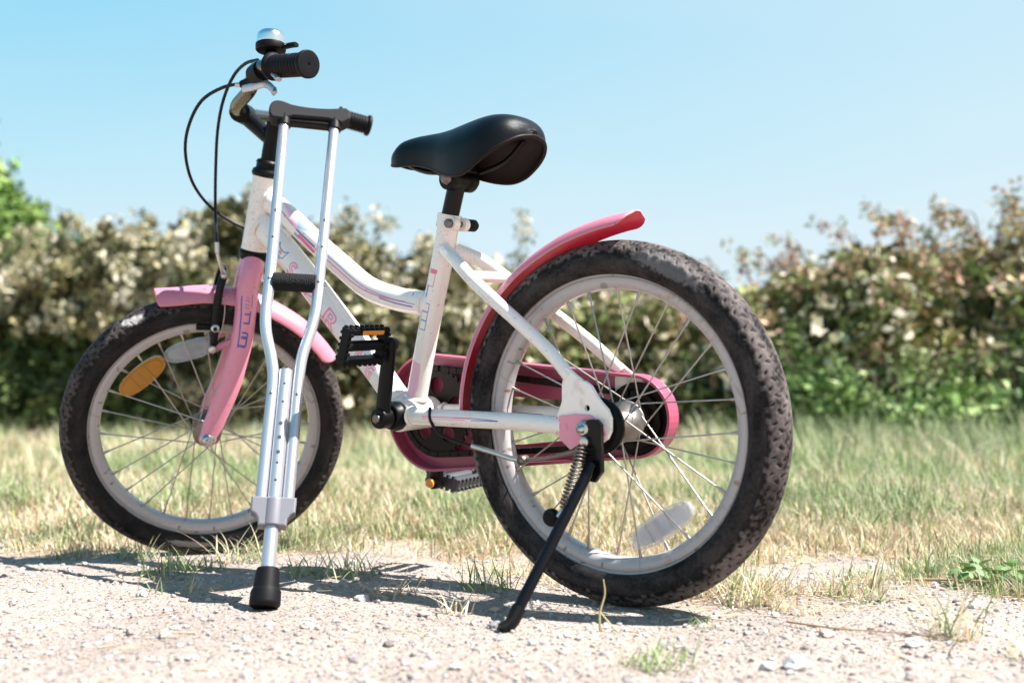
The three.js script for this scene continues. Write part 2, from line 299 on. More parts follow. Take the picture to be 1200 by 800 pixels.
function reflector(parent, c, ang, len, wid, z, m, label) {
  const out = []; for (let i = 0; i < 40; i++) { const a = (i / 40) * 2 * Math.PI; out.push([Math.sign(Math.cos(a)) * Math.abs(Math.cos(a)) ** 0.85 * len / 2, Math.sign(Math.sin(a)) * Math.abs(Math.sin(a)) ** 0.75 * wid / 2]); }
  const inner = out.map(([x, y]) => [x * 0.86, y * 0.74]);
  const g = [plate(out, -0.0035, 0.007, 0.0012)];
  for (const s of [-1, 1]) g.push(plate(inner, s * 0.0052 - 0.0007, 0.0014, 0.0008));
  for (const s of [-1, 1]) for (const e of [-0.17, 0.17]) g.push(rbox(0.0016, wid * 0.86, 0.0022, 0.0005, V(e * len, 0, s * 0.0062)));
  g.push(rbox(0.007, wid * 0.66, 0.0135, 0.001, V(0, 0, 0)));
  const q = merge(...g); q.rotateZ(ang); q.translate(c[0], c[1], z);
  const r = mesh('reflector', q, m, parent); r.userData.label = label; return r;
}
reflector(rear, [-0.0585, -0.1215], Math.atan2(0.0536, -0.0869), 0.094, 0.030, -0.004, M.clear, 'clear oval spoke reflector');
reflector(fw, [0.079, 0.108], Math.atan2(-0.0446, 0.0752), 0.083, 0.031, -0.004, M.amber, 'amber oval spoke reflector');
reflector(fw, [0.000, 0.1335], Math.atan2(-0.0077, 0.0774) , 0.080, 0.029, 0.004, M.clear, 'clear oval spoke reflector');
for (const s of [-1, 1]) {   // axles and nuts
  mesh('axle_nut', merge(lathe([[0, s * 0.0665], [0.0105, s * 0.0665], [0.0105, s * 0.068], [0.0088, s * 0.0685], [0.0088, s * 0.0755], [0.0065, s * 0.077], [0.004, s * 0.077], [0.004, s * 0.082], [0, s * 0.083]], 20)), M.steel, rear);
  mesh('axle_nut', merge(lathe([[0, s * 0.056], [0.0115, s * 0.056], [0.0115, s * 0.0575], [0.0085, s * 0.058], [0.0085, s * 0.064], [0.006, s * 0.066], [0.0035, s * 0.066], [0.0035, s * 0.07], [0, s * 0.071]], 20)), M.steel, fw);
}
mesh('axle', cyl(V(0, 0, -0.066), V(0, 0, 0.066), 0.0045), M.darkSteel, rear);
mesh('axle', cyl(V(0, 0, -0.056), V(0, 0, 0.056), 0.0045), M.darkSteel, fw);
mesh('brake_drum', merge(lathe([[0, -0.031], [0.029, -0.031], [0.0325, -0.033], [0.0325, -0.043], [0.029, -0.0455], [0.024, -0.0455], [0.022, -0.044], [0.010, -0.044], [0, -0.0445]], 48), lathe([[0.0325, -0.035], [0.0342, -0.0355], [0.0342, -0.0405], [0.0325, -0.041]], 48)), M.plastic, rear);
mesh('sprocket', plate(Array.from({ length: 64 }, (_, i) => { const a = (i / 64) * 2 * Math.PI, r = i % 4 < 2 ? 0.0335 : 0.0295; return [r * Math.cos(a), r * Math.sin(a)]; }), 0.0455, 0.003, 0.0004), M.grease, rear);
mesh('dust_disc', lathe([[0.010, 0.0545], [0.047, 0.0545], [0.047, 0.056], [0.010, 0.056]], 40), M.grease, rear);
mesh('freewheel', lathe([[0, 0.032], [0.024, 0.032], [0.026, 0.036], [0.026, 0.052], [0.022, 0.054], [0, 0.054]], 32), M.grease, rear);

// ---- frame tubes
const P3 = (a, z = 0) => a.map(([x, y, w]) => V(x, y, w ?? z));
const inkBlue = '#5563a8', inkPink = '#dd6f92', inkPale = '#e7a9bd';
const topTubeMap = paint(1024, 256, WHITE, 31, 60, (c, w, h, R) => {
  c.lineWidth = 5; c.strokeStyle = inkPink; c.beginPath(); c.moveTo(w * 0.10, h * 0.40); c.bezierCurveTo(w * 0.3, h * 0.56, w * 0.5, h * 0.50, w * 0.80, h * 0.50); c.stroke();
  c.lineWidth = 3; c.strokeStyle = '#8d86bd'; c.beginPath(); c.moveTo(w * 0.36, h * 0.45); c.bezierCurveTo(w * 0.5, h * 0.47, w * 0.6, h * 0.46, w * 0.86, h * 0.52); c.stroke();
  c.lineWidth = 5; c.strokeStyle = inkBlue; c.beginPath(); c.moveTo(w * 0.66, h * 0.525); c.lineTo(w * 0.84, h * 0.555); c.stroke();
  c.fillStyle = '#f0bfcd'; c.beginPath(); c.moveTo(w * 0.13, h * 0.30); c.lineTo(w * 0.235, h * 0.34); c.lineTo(w * 0.235, h * 0.50); c.closePath(); c.fill();
  c.fillStyle = '#9fb3d8'; c.beginPath(); c.moveTo(w * 0.20, h * 0.30); c.lineTo(w * 0.30, h * 0.36); c.lineTo(w * 0.24, h * 0.45); c.closePath(); c.fill();
  c.fillStyle = '#6e8fb4'; c.fillRect(w * 0.235, h * 0.53, w * 0.025, h * 0.05);
  c.fillStyle = '#dd4f86'; c.beginPath(); c.moveTo(w * 0.255, h * 0.50); c.lineTo(w * 0.34, h * 0.53); c.lineTo(w * 0.33, h * 0.59); c.lineTo(w * 0.25, h * 0.56); c.closePath(); c.fill();
  c.fillStyle = '#4a4f93'; c.fillRect(w * 0.24, h * 0.475, w * 0.09, h * 0.02);
});
const downTubeMap = paint(1024, 256, '#e4deda', 32, 44, (c, w, h, R) => {
  c.lineWidth = 3; c.strokeStyle = '#e3b9c3'; c.beginPath(); c.moveTo(w * 0.06, h * 0.66); c.lineTo(w * 0.7, h * 0.69); c.stroke();
  c.strokeStyle = '#5b6186'; c.lineWidth = 3; c.beginPath(); c.moveTo(w * 0.200, h * 0.40); c.lineTo(w * 0.213, h * 0.44); c.lineTo(w * 0.240, h * 0.44); c.lineTo(w * 0.253, h * 0.40); c.lineTo(w * 0.250, h * 0.50); c.lineTo(w * 0.227, h * 0.55); c.lineTo(w * 0.203, h * 0.50); c.closePath(); c.stroke();
  c.fillStyle = '#7d9ad0'; c.beginPath(); c.ellipse(w * 0.227, h * 0.53, 14, 7, 0, 0, 7); c.fill(); c.fillStyle = '#d98aa6'; c.beginPath(); c.ellipse(w * 0.227, h * 0.475, 9, 6, 0, 0, 7); c.fill();
  c.font = 'bold 66px sans-serif'; c.textBaseline = 'middle'; c.lineWidth = 4; c.strokeStyle = inkPink; c.fillStyle = '#edc6d1';
  [...'SPRING'].forEach((ch, i) => { const x = w * (0.285 + i * 0.074), y = h * 0.51; c.globalAlpha = 0.85; c.fillText(ch, x, y); c.strokeText(ch, x, y); });
  c.globalAlpha = 1;
});
const seatTubeMap = paint(1024, 256, WHITE, 33, 90, (c, w, h, R) => {
  c.fillStyle = '#dd6f92'; c.fillRect(w * 0.33, h * 0.43, w * 0.014, h * 0.14); c.strokeStyle = inkPink; c.lineWidth = 3; c.strokeRect(w * 0.345, h * 0.42, w * 0.045, h * 0.13);
  c.fillStyle = '#4f74bd'; c.fillRect(w * 0.39, h * 0.44, w * 0.04, h * 0.03);
  c.strokeStyle = '#8b88b4'; c.lineWidth = 3; for (let i = 0; i < 3; i++) c.strokeRect(w * (0.45 + i * 0.03), h * 0.43, w * 0.028, h * 0.12);
  c.fillStyle = '#e3b0c3'; c.beginPath(); c.moveTo(w * 0.63, h * 0.36); for (let i = 0; i <= 8; i++) c.lineTo(w * (0.64 + i * 0.022), h * (0.37 + 0.02 * R())); for (let i = 8; i >= 0; i--) c.lineTo(w * (0.64 + i * 0.022), h * (0.58 + 0.03 * R())); c.closePath(); c.fill();
  for (let i = 0; i < 260; i++) { c.globalAlpha = 0.10; c.fillStyle = '#b9936f'; c.beginPath(); c.ellipse(w * (0.06 + 0.2 * R()), h * (0.52 + 0.16 * R()), 1 + 3 * R(), 1 + 2 * R(), 0, 0, 7); c.fill(); } c.globalAlpha = 1;
});
const stayMap = paint(1024, 256, '#e6dfd8', 34, 110, (c, w, h) => {
  c.fillStyle = '#e5a9bc'; c.fillRect(w * 0.43, h * 0.50, w * 0.17, h * 0.022); c.fillStyle = inkPink; c.fillRect(w * 0.43, h * 0.465, w * 0.14, h * 0.018); c.fillRect(w * 0.57, h * 0.46, w * 0.045, h * 0.026);
  c.fillStyle = inkBlue; c.beginPath(); c.moveTo(w * 0.615, h * 0.46); c.lineTo(w * 0.68, h * 0.485); c.lineTo(w * 0.68, h * 0.51); c.lineTo(w * 0.615, h * 0.515); c.lineTo(w * 0.615, h * 0.50); c.lineTo(w * 0.66, h * 0.495); c.lineTo(w * 0.615, h * 0.475); c.closePath(); c.fill();
});
const kDir = V(0.6197 - 0.6589, 0.3886 - 0.2747, 0).normalize(), headBot = V(0.6589, 0.2747, 0), headTop = V(0.6197, 0.3886, 0), onAxis = (s) => headBot.clone().addScaledVector(kDir, s);
mesh('head_tube', sweep([headTop, headBot], (t) => { const r = 0.0205 + 0.0012 * (sstep(0.06, 0, t) + sstep(0.94, 1, t)); return [r, r]; }, { seg: 24, rad: 28, up: V(1, 0, 0) }), M.white, bike);
mesh('top_tube', sweep(P3([[0.622, 0.3545], [0.5819, 0.3272], [0.5195, 0.2774], [0.4615, 0.2338], [0.4051, 0.1950], [0.3527, 0.1766], [0.3046, 0.1670], [0.285, 0.1640]]), () => [0.0172, 0.0155], { seg: 48, rad: 28 }), painted(topTubeMap), bike);
mesh('down_tube', sweep(P3([[0.638, 0.318], [0.5976, 0.2808], [0.5407, 0.2235], [0.4511, 0.1305], [0.4004, 0.0780], [0.3675, 0.0402], [0.345, 0.018]]), (t) => [lerp(0.0228, 0.0195, t), lerp(0.0185, 0.0175, t)], { seg: 40, rad: 28 }), painted(downTubeMap), bike);
mesh('gusset', plate([[0.640, 0.335], [0.600, 0.312], [0.572, 0.292], [0.585, 0.275], [0.612, 0.282], [0.640, 0.305]], -0.002, 0.004, 0.001), M.white, bike);
mesh('seat_tube', sweep(P3([[0.2475, 0.2802], [0.2593, 0.2381], [0.2901, 0.1461], [0.322, 0.0432], [0.329, 0.018]]), () => [0.0148, 0.0148], { seg: 36, rad: 28, up: V(1, 0, 0) }), painted(seatTubeMap), bike);
mesh('bottom_bracket', lathe([[0.015, -0.036], [0.0215, -0.036], [0.0225, -0.034], [0.0225, 0.034], [0.0215, 0.036], [0.015, 0.036]], 36, V(0.3298, 0.0125, 0), V(0.3298, 0.0125, 1)), M.white, bike);
mesh('bearing_cup', lathe([[0, -0.053], [0.014, -0.053], [0.0178, -0.051], [0.0185, -0.044], [0.0205, -0.0425], [0.0205, -0.037], [0.016, -0.0355], [0, -0.0355]], 36, V(0.3298, 0.0125, 0), V(0.3298, 0.0125, 1)), M.black, bike);
for (const s of [-1, 1]) {
  mesh('chain_stay', sweep([V(0.325, 0.0125, s * 0.026), V(0.3077, 0.0118, s * 0.033), V(0.2555, 0.0105, s * 0.040), V(0.0945, 0.0052, s * 0.052), V(0.036, 0.002, s * 0.060)], (t) => [lerp(0.0122, 0.0105, t), lerp(0.0108, 0.0085, t)], { seg: 30, rad: 22 }), painted(stayMap), bike);
  mesh('seat_stay', sweep([V(0.248, 0.236, s * 0.012), V(0.2194, 0.2204, s * 0.028), V(0.1797, 0.189, s * 0.041), V(0.0522, 0.0892, s * 0.0555), V(0.024, 0.060, s * 0.060)], (t) => [lerp(0.0098, 0.0082, t), lerp(0.0095, 0.0062, t)], { seg: 34, rad: 20 }), M.white, bike);
  const drop = [[0.0262, 0.0722], [0.0124, 0.0607], [0.0075, 0.0575], [0.0044, 0.0544], [0.0008, 0.0543], [-0.0037, 0.0513], [-0.0072, 0.0482], [-0.0103, 0.0431], [-0.0135, 0.0371], [-0.02, 0.0291], [-0.0276, 0.0211], [-0.0316, 0.0112], [-0.0307, -0.0036], [-0.0255, -0.0126], [-0.0171, -0.0176], [-0.0077, -0.0168], [0, -0.0125], [0.0213, -0.009], [0.0422, -0.0075], [0.0409, 0.0153], [0.0337, 0.0316], [0.0324, 0.052]];
  mesh('dropout', plate(drop, s * 0.0610 - 0.0022, 0.0044, 0.0008, [circlePts(-0.0008, 0.0232, 0.0044, 16)]), M.white, bike);
}
const weld = (at, dir, r) => { const g = new THREE.TorusGeometry(r, 0.0024, 8, 72), p = g.attributes.position, v = V(); for (let i = 0; i < p.count; i++) { v.fromBufferAttribute(p, i); const k = 1 + 0.018 * Math.sin(Math.atan2(v.y, v.x) * 46); p.setXYZ(i, v.x * k, v.y * k, v.z * (1 + 3 * (k - 1))); } g.computeVertexNormals(); g.applyQuaternion(new THREE.Quaternion().setFromUnitVectors(V(0, 0, 1), dir.clone().normalize())); g.translate(at.x, at.y, at.z); mesh('weld_bead', g, M.white, bike); };
weld(V(0.2985, 0.1660, 0), V(-1, -0.2, 0), 0.0166); weld(V(0.6120, 0.3490, 0), V(-0.8, -0.6, 0), 0.0166); weld(V(0.628, 0.3088, 0), V(-0.72, -0.69, 0), 0.0208); weld(V(0.3575, 0.0300, 0), V(-0.7, -0.7, 0), 0.0188); weld(V(0.3245, 0.0350, 0), V(0.3, -0.95, 0), 0.0152);
for (const sd of [-1, 1]) weld(V(0.3035, 0.0117, sd * 0.0340), V(-0.98, 0, sd * 0.15), 0.0118);
mesh('stay_bridge', cyl(V(0.186, 0.194, -0.039), V(0.186, 0.194, 0.039), 0.0075), M.white, bike);
const lug = mesh('axle_bracket', plate([[0.0376, 0.0137], [0.0168, 0.0157], [-0.0046, 0.0150], [-0.0193, 0.0070], [-0.0254, -0.0070], [-0.0215, -0.0140], [-0.0031, -0.0103], [0.012, -0.0180], [0.0242, -0.0248], [0.0381, -0.0128]], -0.0665, 0.0025, 0.0006), M.pink, bike);
lug.userData.label = 'pink bracket plate at the rear axle';
mesh('lug_sleeve', sweep([V(0.044, 0.0022, -0.0590), V(0.026, 0.0012, -0.0605)], () => [0.0118, 0.0075], { seg: 1, rad: 20 }), M.pink, bike);
// headset
mesh('headset_cup', lathe([[0.012, 0], [0.0222, 0], [0.0240, 0.004], [0.0225, 0.010], [0.0185, 0.013], [0.0185, 0.020], [0.0200, 0.0215], [0.0170, 0.026], [0.012, 0.027]], 32, headTop, headTop.clone().add(kDir)), M.black, bike);
mesh('headset_cup', lathe([[0.012, 0.002], [0.0222, 0.002], [0.0238, -0.003], [0.0225, -0.011], [0.020, -0.0145], [0.012, -0.015]], 32, headBot, headBot.clone().add(kDir)), M.black, bike);
// ---- saddle and post
mesh('seat_post', cyl(V(0.252, 0.266, 0), V(0.2285, 0.330, 0), 0.0122, 0.0122, 24), M.blackGloss, bike);
const sc = part('seat_clamp', bike);
mesh('collar', sweep([V(0.2512, 0.2665, 0), V(0.2462, 0.2845, 0)], () => [0.0168, 0.0168], { seg: 1, rad: 28, up: V(1, 0, 0) }), M.white, sc);
mesh('collar_lug', merge(cyl(V(0.2325, 0.2695, -0.017), V(0.2325, 0.2695, -0.006), 0.0095, 0.0095, 20), cyl(V(0.2325, 0.2695, 0.006), V(0.2325, 0.2695, 0.015), 0.0095, 0.0095, 20)), M.white, sc);
mesh('bolt', merge(lathe([[0, -0.024], [0.005, -0.024], [0.0062, -0.022], [0.0062, -0.0175], [0.004, -0.017], [0.004, 0.016], [0.0075, 0.016], [0.0075, 0.022], [0.005, 0.025], [0, 0.025]], 16, V(0.2325, 0.2695, 0), V(0.2325, 0.2695, 1))), M.darkSteel, sc);
mesh('lever_cap', lathe([[0, 0.015], [0.0085, 0.016], [0.0085, 0.034], [0.006, 0.038], [0, 0.038]], 20, V(0.2325, 0.2695, 0), V(0.2325, 0.2695, 1)), M.plastic, sc);
{
  const s = part('saddle', bike, 'glossy black padded saddle');
  // x, half width, top, edge height
  const st = [[0.340, 0.006, 0.375, 0.367], [0.337, 0.014, 0.3815, 0.364], [0.329, 0.020, 0.3875, 0.361], [0.316, 0.0245, 0.3945, 0.3585], [0.293, 0.0265, 0.397, 0.3565], [0.268, 0.030, 0.3965, 0.351], [0.243, 0.037, 0.3955, 0.3425], [0.219, 0.047, 0.396, 0.332], [0.198, 0.055, 0.398, 0.3255], [0.179, 0.060, 0.400, 0.3235], [0.160, 0.063, 0.4015, 0.328], [0.143, 0.0625, 0.4015, 0.3375], [0.127, 0.057, 0.399, 0.347], [0.113, 0.046, 0.393, 0.356], [0.1035, 0.030, 0.384, 0.3635], [0.099, 0.009, 0.375, 0.367]];
  const crv = new THREE.CatmullRomCurve3(st.map((q) => V(q[0], q[1], q[2])), false, 'centripetal'), crb = new THREE.CatmullRomCurve3(st.map((q) => V(q[0], q[1], q[3])), false, 'centripetal');
  const skin = (inner) => {
    const nS = 90, nA = 36, pos = [], uv = [], idx = [];
    for (let i = 0; i <= nS; i++) {
      const a = crv.getPoint(i / nS), b = crb.getPoint(i / nS);
      for (let j = 0; j <= nA; j++) {
        const t = (j / nA) * Math.PI, c = Math.cos(t), sn = Math.sin(t);
        const z = (a.y - (inner ? 0.0045 : 0)) * Math.sign(c) * Math.abs(c) ** (inner ? 1 : 0.82);
        const rise = inner ? 0.62 * sn : Math.max(sn, 0) ** 0.62;
                const y = b.z + (a.z - b.z) * rise + (inner ? 0.0015 : 0);
        pos.push(a.x, y, z); uv.push(i / nS * 4, j / nA * 3);
      }
    }
    for (let i = 0; i < nS; i++) for (let j = 0; j < nA; j++) { const a = i * (nA + 1) + j, b = a + nA + 1; idx.push(a, b, a + 1, a + 1, b, b + 1); }
    return build(pos, null, uv, idx);
  };
  mesh('cover', skin(false), M.saddle, s);
  mesh('shell', skin(true), M.saddleBase, s);
  const edge = []; for (const sgn of [-1, 1]) for (let i = 0; i <= 60; i++) { const t = sgn < 0 ? i / 60 : 1 - i / 60, a = crv.getPoint(t), b = crb.getPoint(t); edge.push(V(a.x, b.z + 0.0003, sgn * (a.y - 0.0022))); }
  mesh('edge_trim', new THREE.TubeGeometry(new THREE.CatmullRomCurve3(edge, true), 240, 0.0026, 8, true), M.saddleBase, s);
  for (const sgn of [-1, 1]) mesh('rail', tubeZ([V(0.315, 0.366, sgn * 0.012), V(0.285, 0.350, sgn * 0.017), V(0.25, 0.340, sgn * 0.022), V(0.19, 0.341, sgn * 0.023), V(0.165, 0.350, sgn * 0.028), V(0.140, 0.372, sgn * 0.034)], 0.0034), M.blackGloss, s);
  mesh('clamp', merge(lathe([[0, -0.026], [0.0135, -0.026], [0.0155, -0.024], [0.0155, -0.012], [0.013, -0.011], [0.013, 0.011], [0.0155, 0.012], [0.0155, 0.024], [0.0135, 0.026], [0, 0.026]], 28, V(0.2265, 0.329, 0), V(0.2265, 0.329, 1)), rbox(0.034, 0.012, 0.054, 0.003, V(0.226, 0.3425, 0))), M.black, s);
  for (const bolt of [lathe([[0, -0.034], [0.005, -0.034], [0.0068, -0.032], [0.0068, -0.028], [0.0095, -0.0275], [0.0095, -0.026], [0, -0.026]], 6, V(0.2265, 0.329, 0), V(0.2265, 0.329, 1)), lathe([[0, 0.026], [0.0085, 0.026], [0.0085, 0.034], [0.0045, 0.036], [0, 0.040]], 12, V(0.2265, 0.329, 0), V(0.2265, 0.329, 1))]) mesh('bolt', bolt, M.darkSteel, s);
}
// ---- fork
const forkMap = paint(1024, 256, PINK, 41, 50, (c, w, h) => {
  c.strokeStyle = '#4d4b96'; c.lineWidth = 6; c.lineCap = 'butt';
  const X = (u) => w * u, Y = (v) => h * v;
  c.beginPath(); c.moveTo(X(0.345), Y(0.42)); c.lineTo(X(0.585), Y(0.445)); c.stroke();
  c.lineWidth = 10; for (const [u, a, b] of [[0.575, 0.44, 0.555], [0.535, 0.47, 0.555], [0.515, 0.47, 0.555], [0.475, 0.475, 0.56], [0.435, 0.48, 0.56]]) { c.lineWidth = u > 0.53 ? 13 : 8; c.beginPath(); c.moveTo(X(u), Y(a)); c.lineTo(X(u), Y(b)); c.stroke(); }
  c.lineWidth = 6; c.beginPath(); c.moveTo(X(0.575), Y(0.555)); c.lineTo(X(0.515), Y(0.56)); c.stroke(); c.beginPath(); c.moveTo(X(0.475), Y(0.56)); c.lineTo(X(0.42), Y(0.565)); c.stroke();
  c.lineWidth = 4; c.strokeStyle = '#7d6a9e'; for (const u of [0.365, 0.385, 0.40]) { c.beginPath(); c.moveTo(X(u), Y(0.47)); c.lineTo(X(u + 0.006), Y(0.54)); c.stroke(); } c.beginPath(); c.moveTo(X(0.33), Y(0.58)); c.lineTo(X(0.40), Y(0.585)); c.stroke();
});
{
  const f = toFront(part('fork', bike, 'pink front fork turned to the side'));
  const near = [[-0.1215, 0.2545, 0.006], [-0.1180, 0.2475, -0.004], [-0.1123, 0.2366, -0.0125], [-0.1021, 0.2122, -0.021], [-0.0932, 0.1806, -0.029], [-0.0805, 0.1426, -0.037], [-0.0665, 0.1115, -0.042], [-0.0512, 0.0799, -0.046], [-0.0192, 0.0304, -0.051], [0.004, -0.0045, -0.053]];
  const zc = (y) => 0.022 * clamp(y / 0.262);
  const w = (t) => [lerp(0.0178, 0.0158, t) - 0.004 * sstep(0.9, 1, t), lerp(0.0155, 0.0085, sstep(0.2, 0.95, t)) - 0.0035 * sstep(0.85, 1, t)];
  const fm = painted(forkMap);
  mesh('fork_leg', sweep(near.map((q) => V(...q)), w, { seg: 44, rad: 24, up: V(1, 0, 0) }), fm, f);
  mesh('fork_leg', sweep(near.map(([x, y, z]) => V(x, y, 2 * zc(y) - z)), w, { seg: 44, rad: 24, up: V(1, 0, 0) }), M.pink, f);
  mesh('fork_end', lathe([[0, -0.0555], [0.0125, -0.0555], [0.0135, -0.054], [0.0135, -0.0505], [0.0125, -0.049], [0, -0.049]], 24), M.pink, f);
  mesh('fork_end', lathe([[0, 0.049], [0.0125, 0.049], [0.0135, 0.0505], [0.0135, 0.054], [0.0125, 0.0555], [0, 0.0555]], 24), M.pink, f);
  mesh('crown', cyl(V(-0.112, 0.232, 0.0195), V(-0.1212, 0.2565, 0.0215), 0.0205, 0.0200, 28), M.pink, f);
  for (const s of [-1, 1]) mesh('brake_boss', cyl(V(-0.073, 0.146, s * 0.036 + 0.004), V(-0.035, 0.138, s * 0.036 + 0.002), 0.0065, 0.0055, 14), M.mudguard, f);
}
// ---- mudguards: curved blades with turned-down sides
function guardGeometry(path, halfW, depth, thick, inside = false) {  // path [[radius, angle]...]
  const crv = new THREE.CatmullRomCurve3(path.map(([r, a]) => V(r * Math.cos(a), r * Math.sin(a), 0)), false, 'centripetal'), nS = 60, nA = 16, pos = [], uv = [], idx = [];
  const layers = [1, -1];
  for (const L of layers) for (let i = 0; i <= nS; i++) {
    const t = i / nS, c = crv.getPoint(t), T = crv.getTangent(t), N = V(-T.y, T.x, 0); if (N.dot(c) < 0) N.negate();
    const e = Math.min(t / 0.05, (1 - t) / 0.085, 1), endW = 0.12 + 0.88 * Math.sqrt(1 - (1 - e) ** 2);
    for (let j = 0; j <= nA; j++) {
      const s = lerp(-1, 1, j / nA) * endW, z = halfW * Math.sin(s * 1.38) / Math.sin(1.38), d = -depth * (1 - Math.cos(s * 1.38)) / (1 - Math.cos(1.38)) + L * thick / 2;
      const p = c.clone().addScaledVector(N, d); pos.push(p.x, p.y, z * (1 + L * 0.02)); uv.push(t, j / nA);
    }
  }
  const st = (nS + 1) * (nA + 1);
  for (let i = 0; i < nS; i++) for (let j = 0; j < nA; j++) { const a = i * (nA + 1) + j, b = a + nA + 1; inside ? idx.push(st + a, st + b, st + a + 1, st + a + 1, st + b, st + b + 1) : idx.push(a, a + 1, b, a + 1, b + 1, b); }
  if (inside) return build(pos, null, uv, idx);
  const rim = []; for (let j = 0; j <= nA; j++) rim.push(j); for (let i = 1; i <= nS; i++) rim.push(i * (nA + 1) + nA); for (let j = nA - 1; j >= 0; j--) rim.push(nS * (nA + 1) + j); for (let i = nS - 1; i >= 1; i--) rim.push(i * (nA + 1));
  for (let k = 0; k < rim.length; k++) { const a = rim[k], b = rim[(k + 1) % rim.length]; idx.push(a, st + a, b, b, st + a, st + b); }
  return build(pos, null, uv, idx);
}
const D = Math.PI / 180;
function mudguard(name, label, path, halfW, depth) {
  const g = part(name, bike, label);
  mesh('blade', guardGeometry(path, halfW, depth, 0.0016), M.mudguard, g);
  mesh('inner_face', guardGeometry(path, halfW, depth, 0.0016, true), M.mudguardSunlitInner, g).userData.label = 'red inner face, sunlight through the plastic put into its colour';
  return g;
}
mudguard('rear_mudguard', 'pink plastic rear mudguard, sunlit red painted underneath', [[0.2365, -1 * D], [0.236, 12 * D], [0.236, 26 * D], [0.2365, 42 * D], [0.2385, 58 * D], [0.242, 74 * D], [0.2465, 84 * D], [0.2525, 93 * D], [0.259, 100.5 * D]], 0.030, 0.0165);
toFront(mudguard('front_mudguard', 'pink plastic front mudguard', [[0.2435, 82 * D], [0.2375, 89 * D], [0.237, 102 * D], [0.237, 120 * D], [0.237, 140 * D], [0.237, 152 * D], [0.239, 161 * D]], 0.0285, 0.0215));
// ---- drivetrain
const bbx = 0.3298, bby = 0.0119;
{
  const out = [...circlePts(bbx + 0.006, bby - 0.001, 0.0855, 30, Math.PI * 1.5, Math.PI * 2.5), ...circlePts(0.0, 0.004, 0.0525, 22, Math.PI * 0.5, Math.PI * 1.5)];
  const inn = (k) => [...circlePts(bbx + 0.006, bby - 0.001, 0.0855 - k, 30, Math.PI * 1.5, Math.PI * 2.5), ...circlePts(0.0, 0.004, 0.0525 - k, 22, Math.PI * 0.5, Math.PI * 1.5)];
  const hole = [[0.075, 0.018], [0.078, -0.020], [0.10, -0.028], [0.19, -0.036], [0.232, -0.036], [0.238, -0.02], [0.238, 0.018], [0.232, 0.034], [0.19, 0.030], [0.10, 0.024]];
  const cc = part('chain_case', bike, 'pink chain case on the far side of the rear wheel');
  mesh('side_plate', plate(out, 0.0625, 0.0016, 0.0004, [hole, circlePts(bbx, bby, 0.012, 20)]), M.chaincase, cc);
  mesh('rim_wall', plate(out, 0.040, 0.0218, 0.0004, [inn(0.0028)]), M.chaincase, cc);
  const ring = Array.from({ length: 144 }, (_, i) => { const a = (i / 144) * 2 * Math.PI, r = i % 4 < 2 ? 0.0640 : 0.0598; return [bbx + r * Math.cos(a), bby + r * Math.sin(a)]; });
  mesh('chainring', plate(ring, 0.0462, 0.0024, 0.0003, Array.from({ length: 5 }, (_, i) => { const a = i * 1.2566 + 0.4, x = bbx + 0.038 * Math.cos(a), y = bby + 0.038 * Math.sin(a); return circlePts(x, y, 0.0125, 16); })), M.grease, bike);
  const c1 = V(bbx, bby, 0), r1 = 0.0625, r2 = 0.0322, loop = [];
  for (let a = -94; a <= 94; a += 4) loop.push(V(c1.x + r1 * Math.cos(a * D), c1.y + r1 * Math.sin(a * D), 0.0474));
  for (let a = 94; a <= 266; a += 7) loop.push(V(r2 * Math.cos(a * D), r2 * Math.sin(a * D), 0.0474));
  const cv = new THREE.CatmullRomCurve3(loop, true), n = 104, links = [];
  for (let i = 0; i < n; i++) { const p = cv.getPointAt(i / n), t = cv.getTangentAt(i / n); const w = i % 2 ? 0.0078 : 0.0058; links.push(rbox(0.0112, 0.0086, w, 0.001, p, new THREE.Quaternion().setFromAxisAngle(V(0, 0, 1), Math.atan2(t.y, t.x)))); }
  mesh('chain', merge(...links), M.grease, bike).userData.kind = 'stuff';
}
function crank(name, x, y, z0, z1, s) {
  const c = part(name, bike), a = V(bbx, bby, z0), b = V(x, y, z1);
  mesh('arm', sweep([a.clone().lerp(b, -0.06), a, a.clone().lerp(b, 0.5), b, a.clone().lerp(b, 1.06)], (t) => { const e = sstep(0, 0.07, t) * (1 - sstep(0.93, 1, t)); return [lerp(0.0118, 0.0092, t) * (0.45 + 0.55 * e), 0.0062 * (0.5 + 0.5 * e)]; }, { seg: 40, rad: 20, up: V(1, 0, 0), pow: 0.6 }), M.black, c);
  mesh('boss', lathe([[0, s * 0.056], [0.0135, s * 0.056], [0.0145, s * 0.058], [0.0145, s * 0.073], [0.0125, s * 0.0755], [0, s * 0.0755]], 24, V(bbx, bby, 0), V(bbx, bby, 1)), M.black, c);
  mesh('bolt', lathe([[0, s * 0.0755], [0.0068, s * 0.0755], [0.0068, s * 0.079], [0.004, s * 0.0805], [0, s * 0.0795]], 6, V(bbx, bby, 0), V(bbx, bby, 1)), M.darkSteel, c);
  mesh('spindle_eye', lathe([[0, z1 - s * 0.008], [0.0095, z1 - s * 0.008], [0.0102, z1], [0.0095, z1 + s * 0.008], [0, z1 + s * 0.008]], 20, V(x, y, 0), V(x, y, 1)), M.black, c);
}
crank('crank', 0.3030, 0.1115, -0.066, -0.072, -1);
crank('crank', 0.3626, -0.0955, 0.068, 0.074, 1);
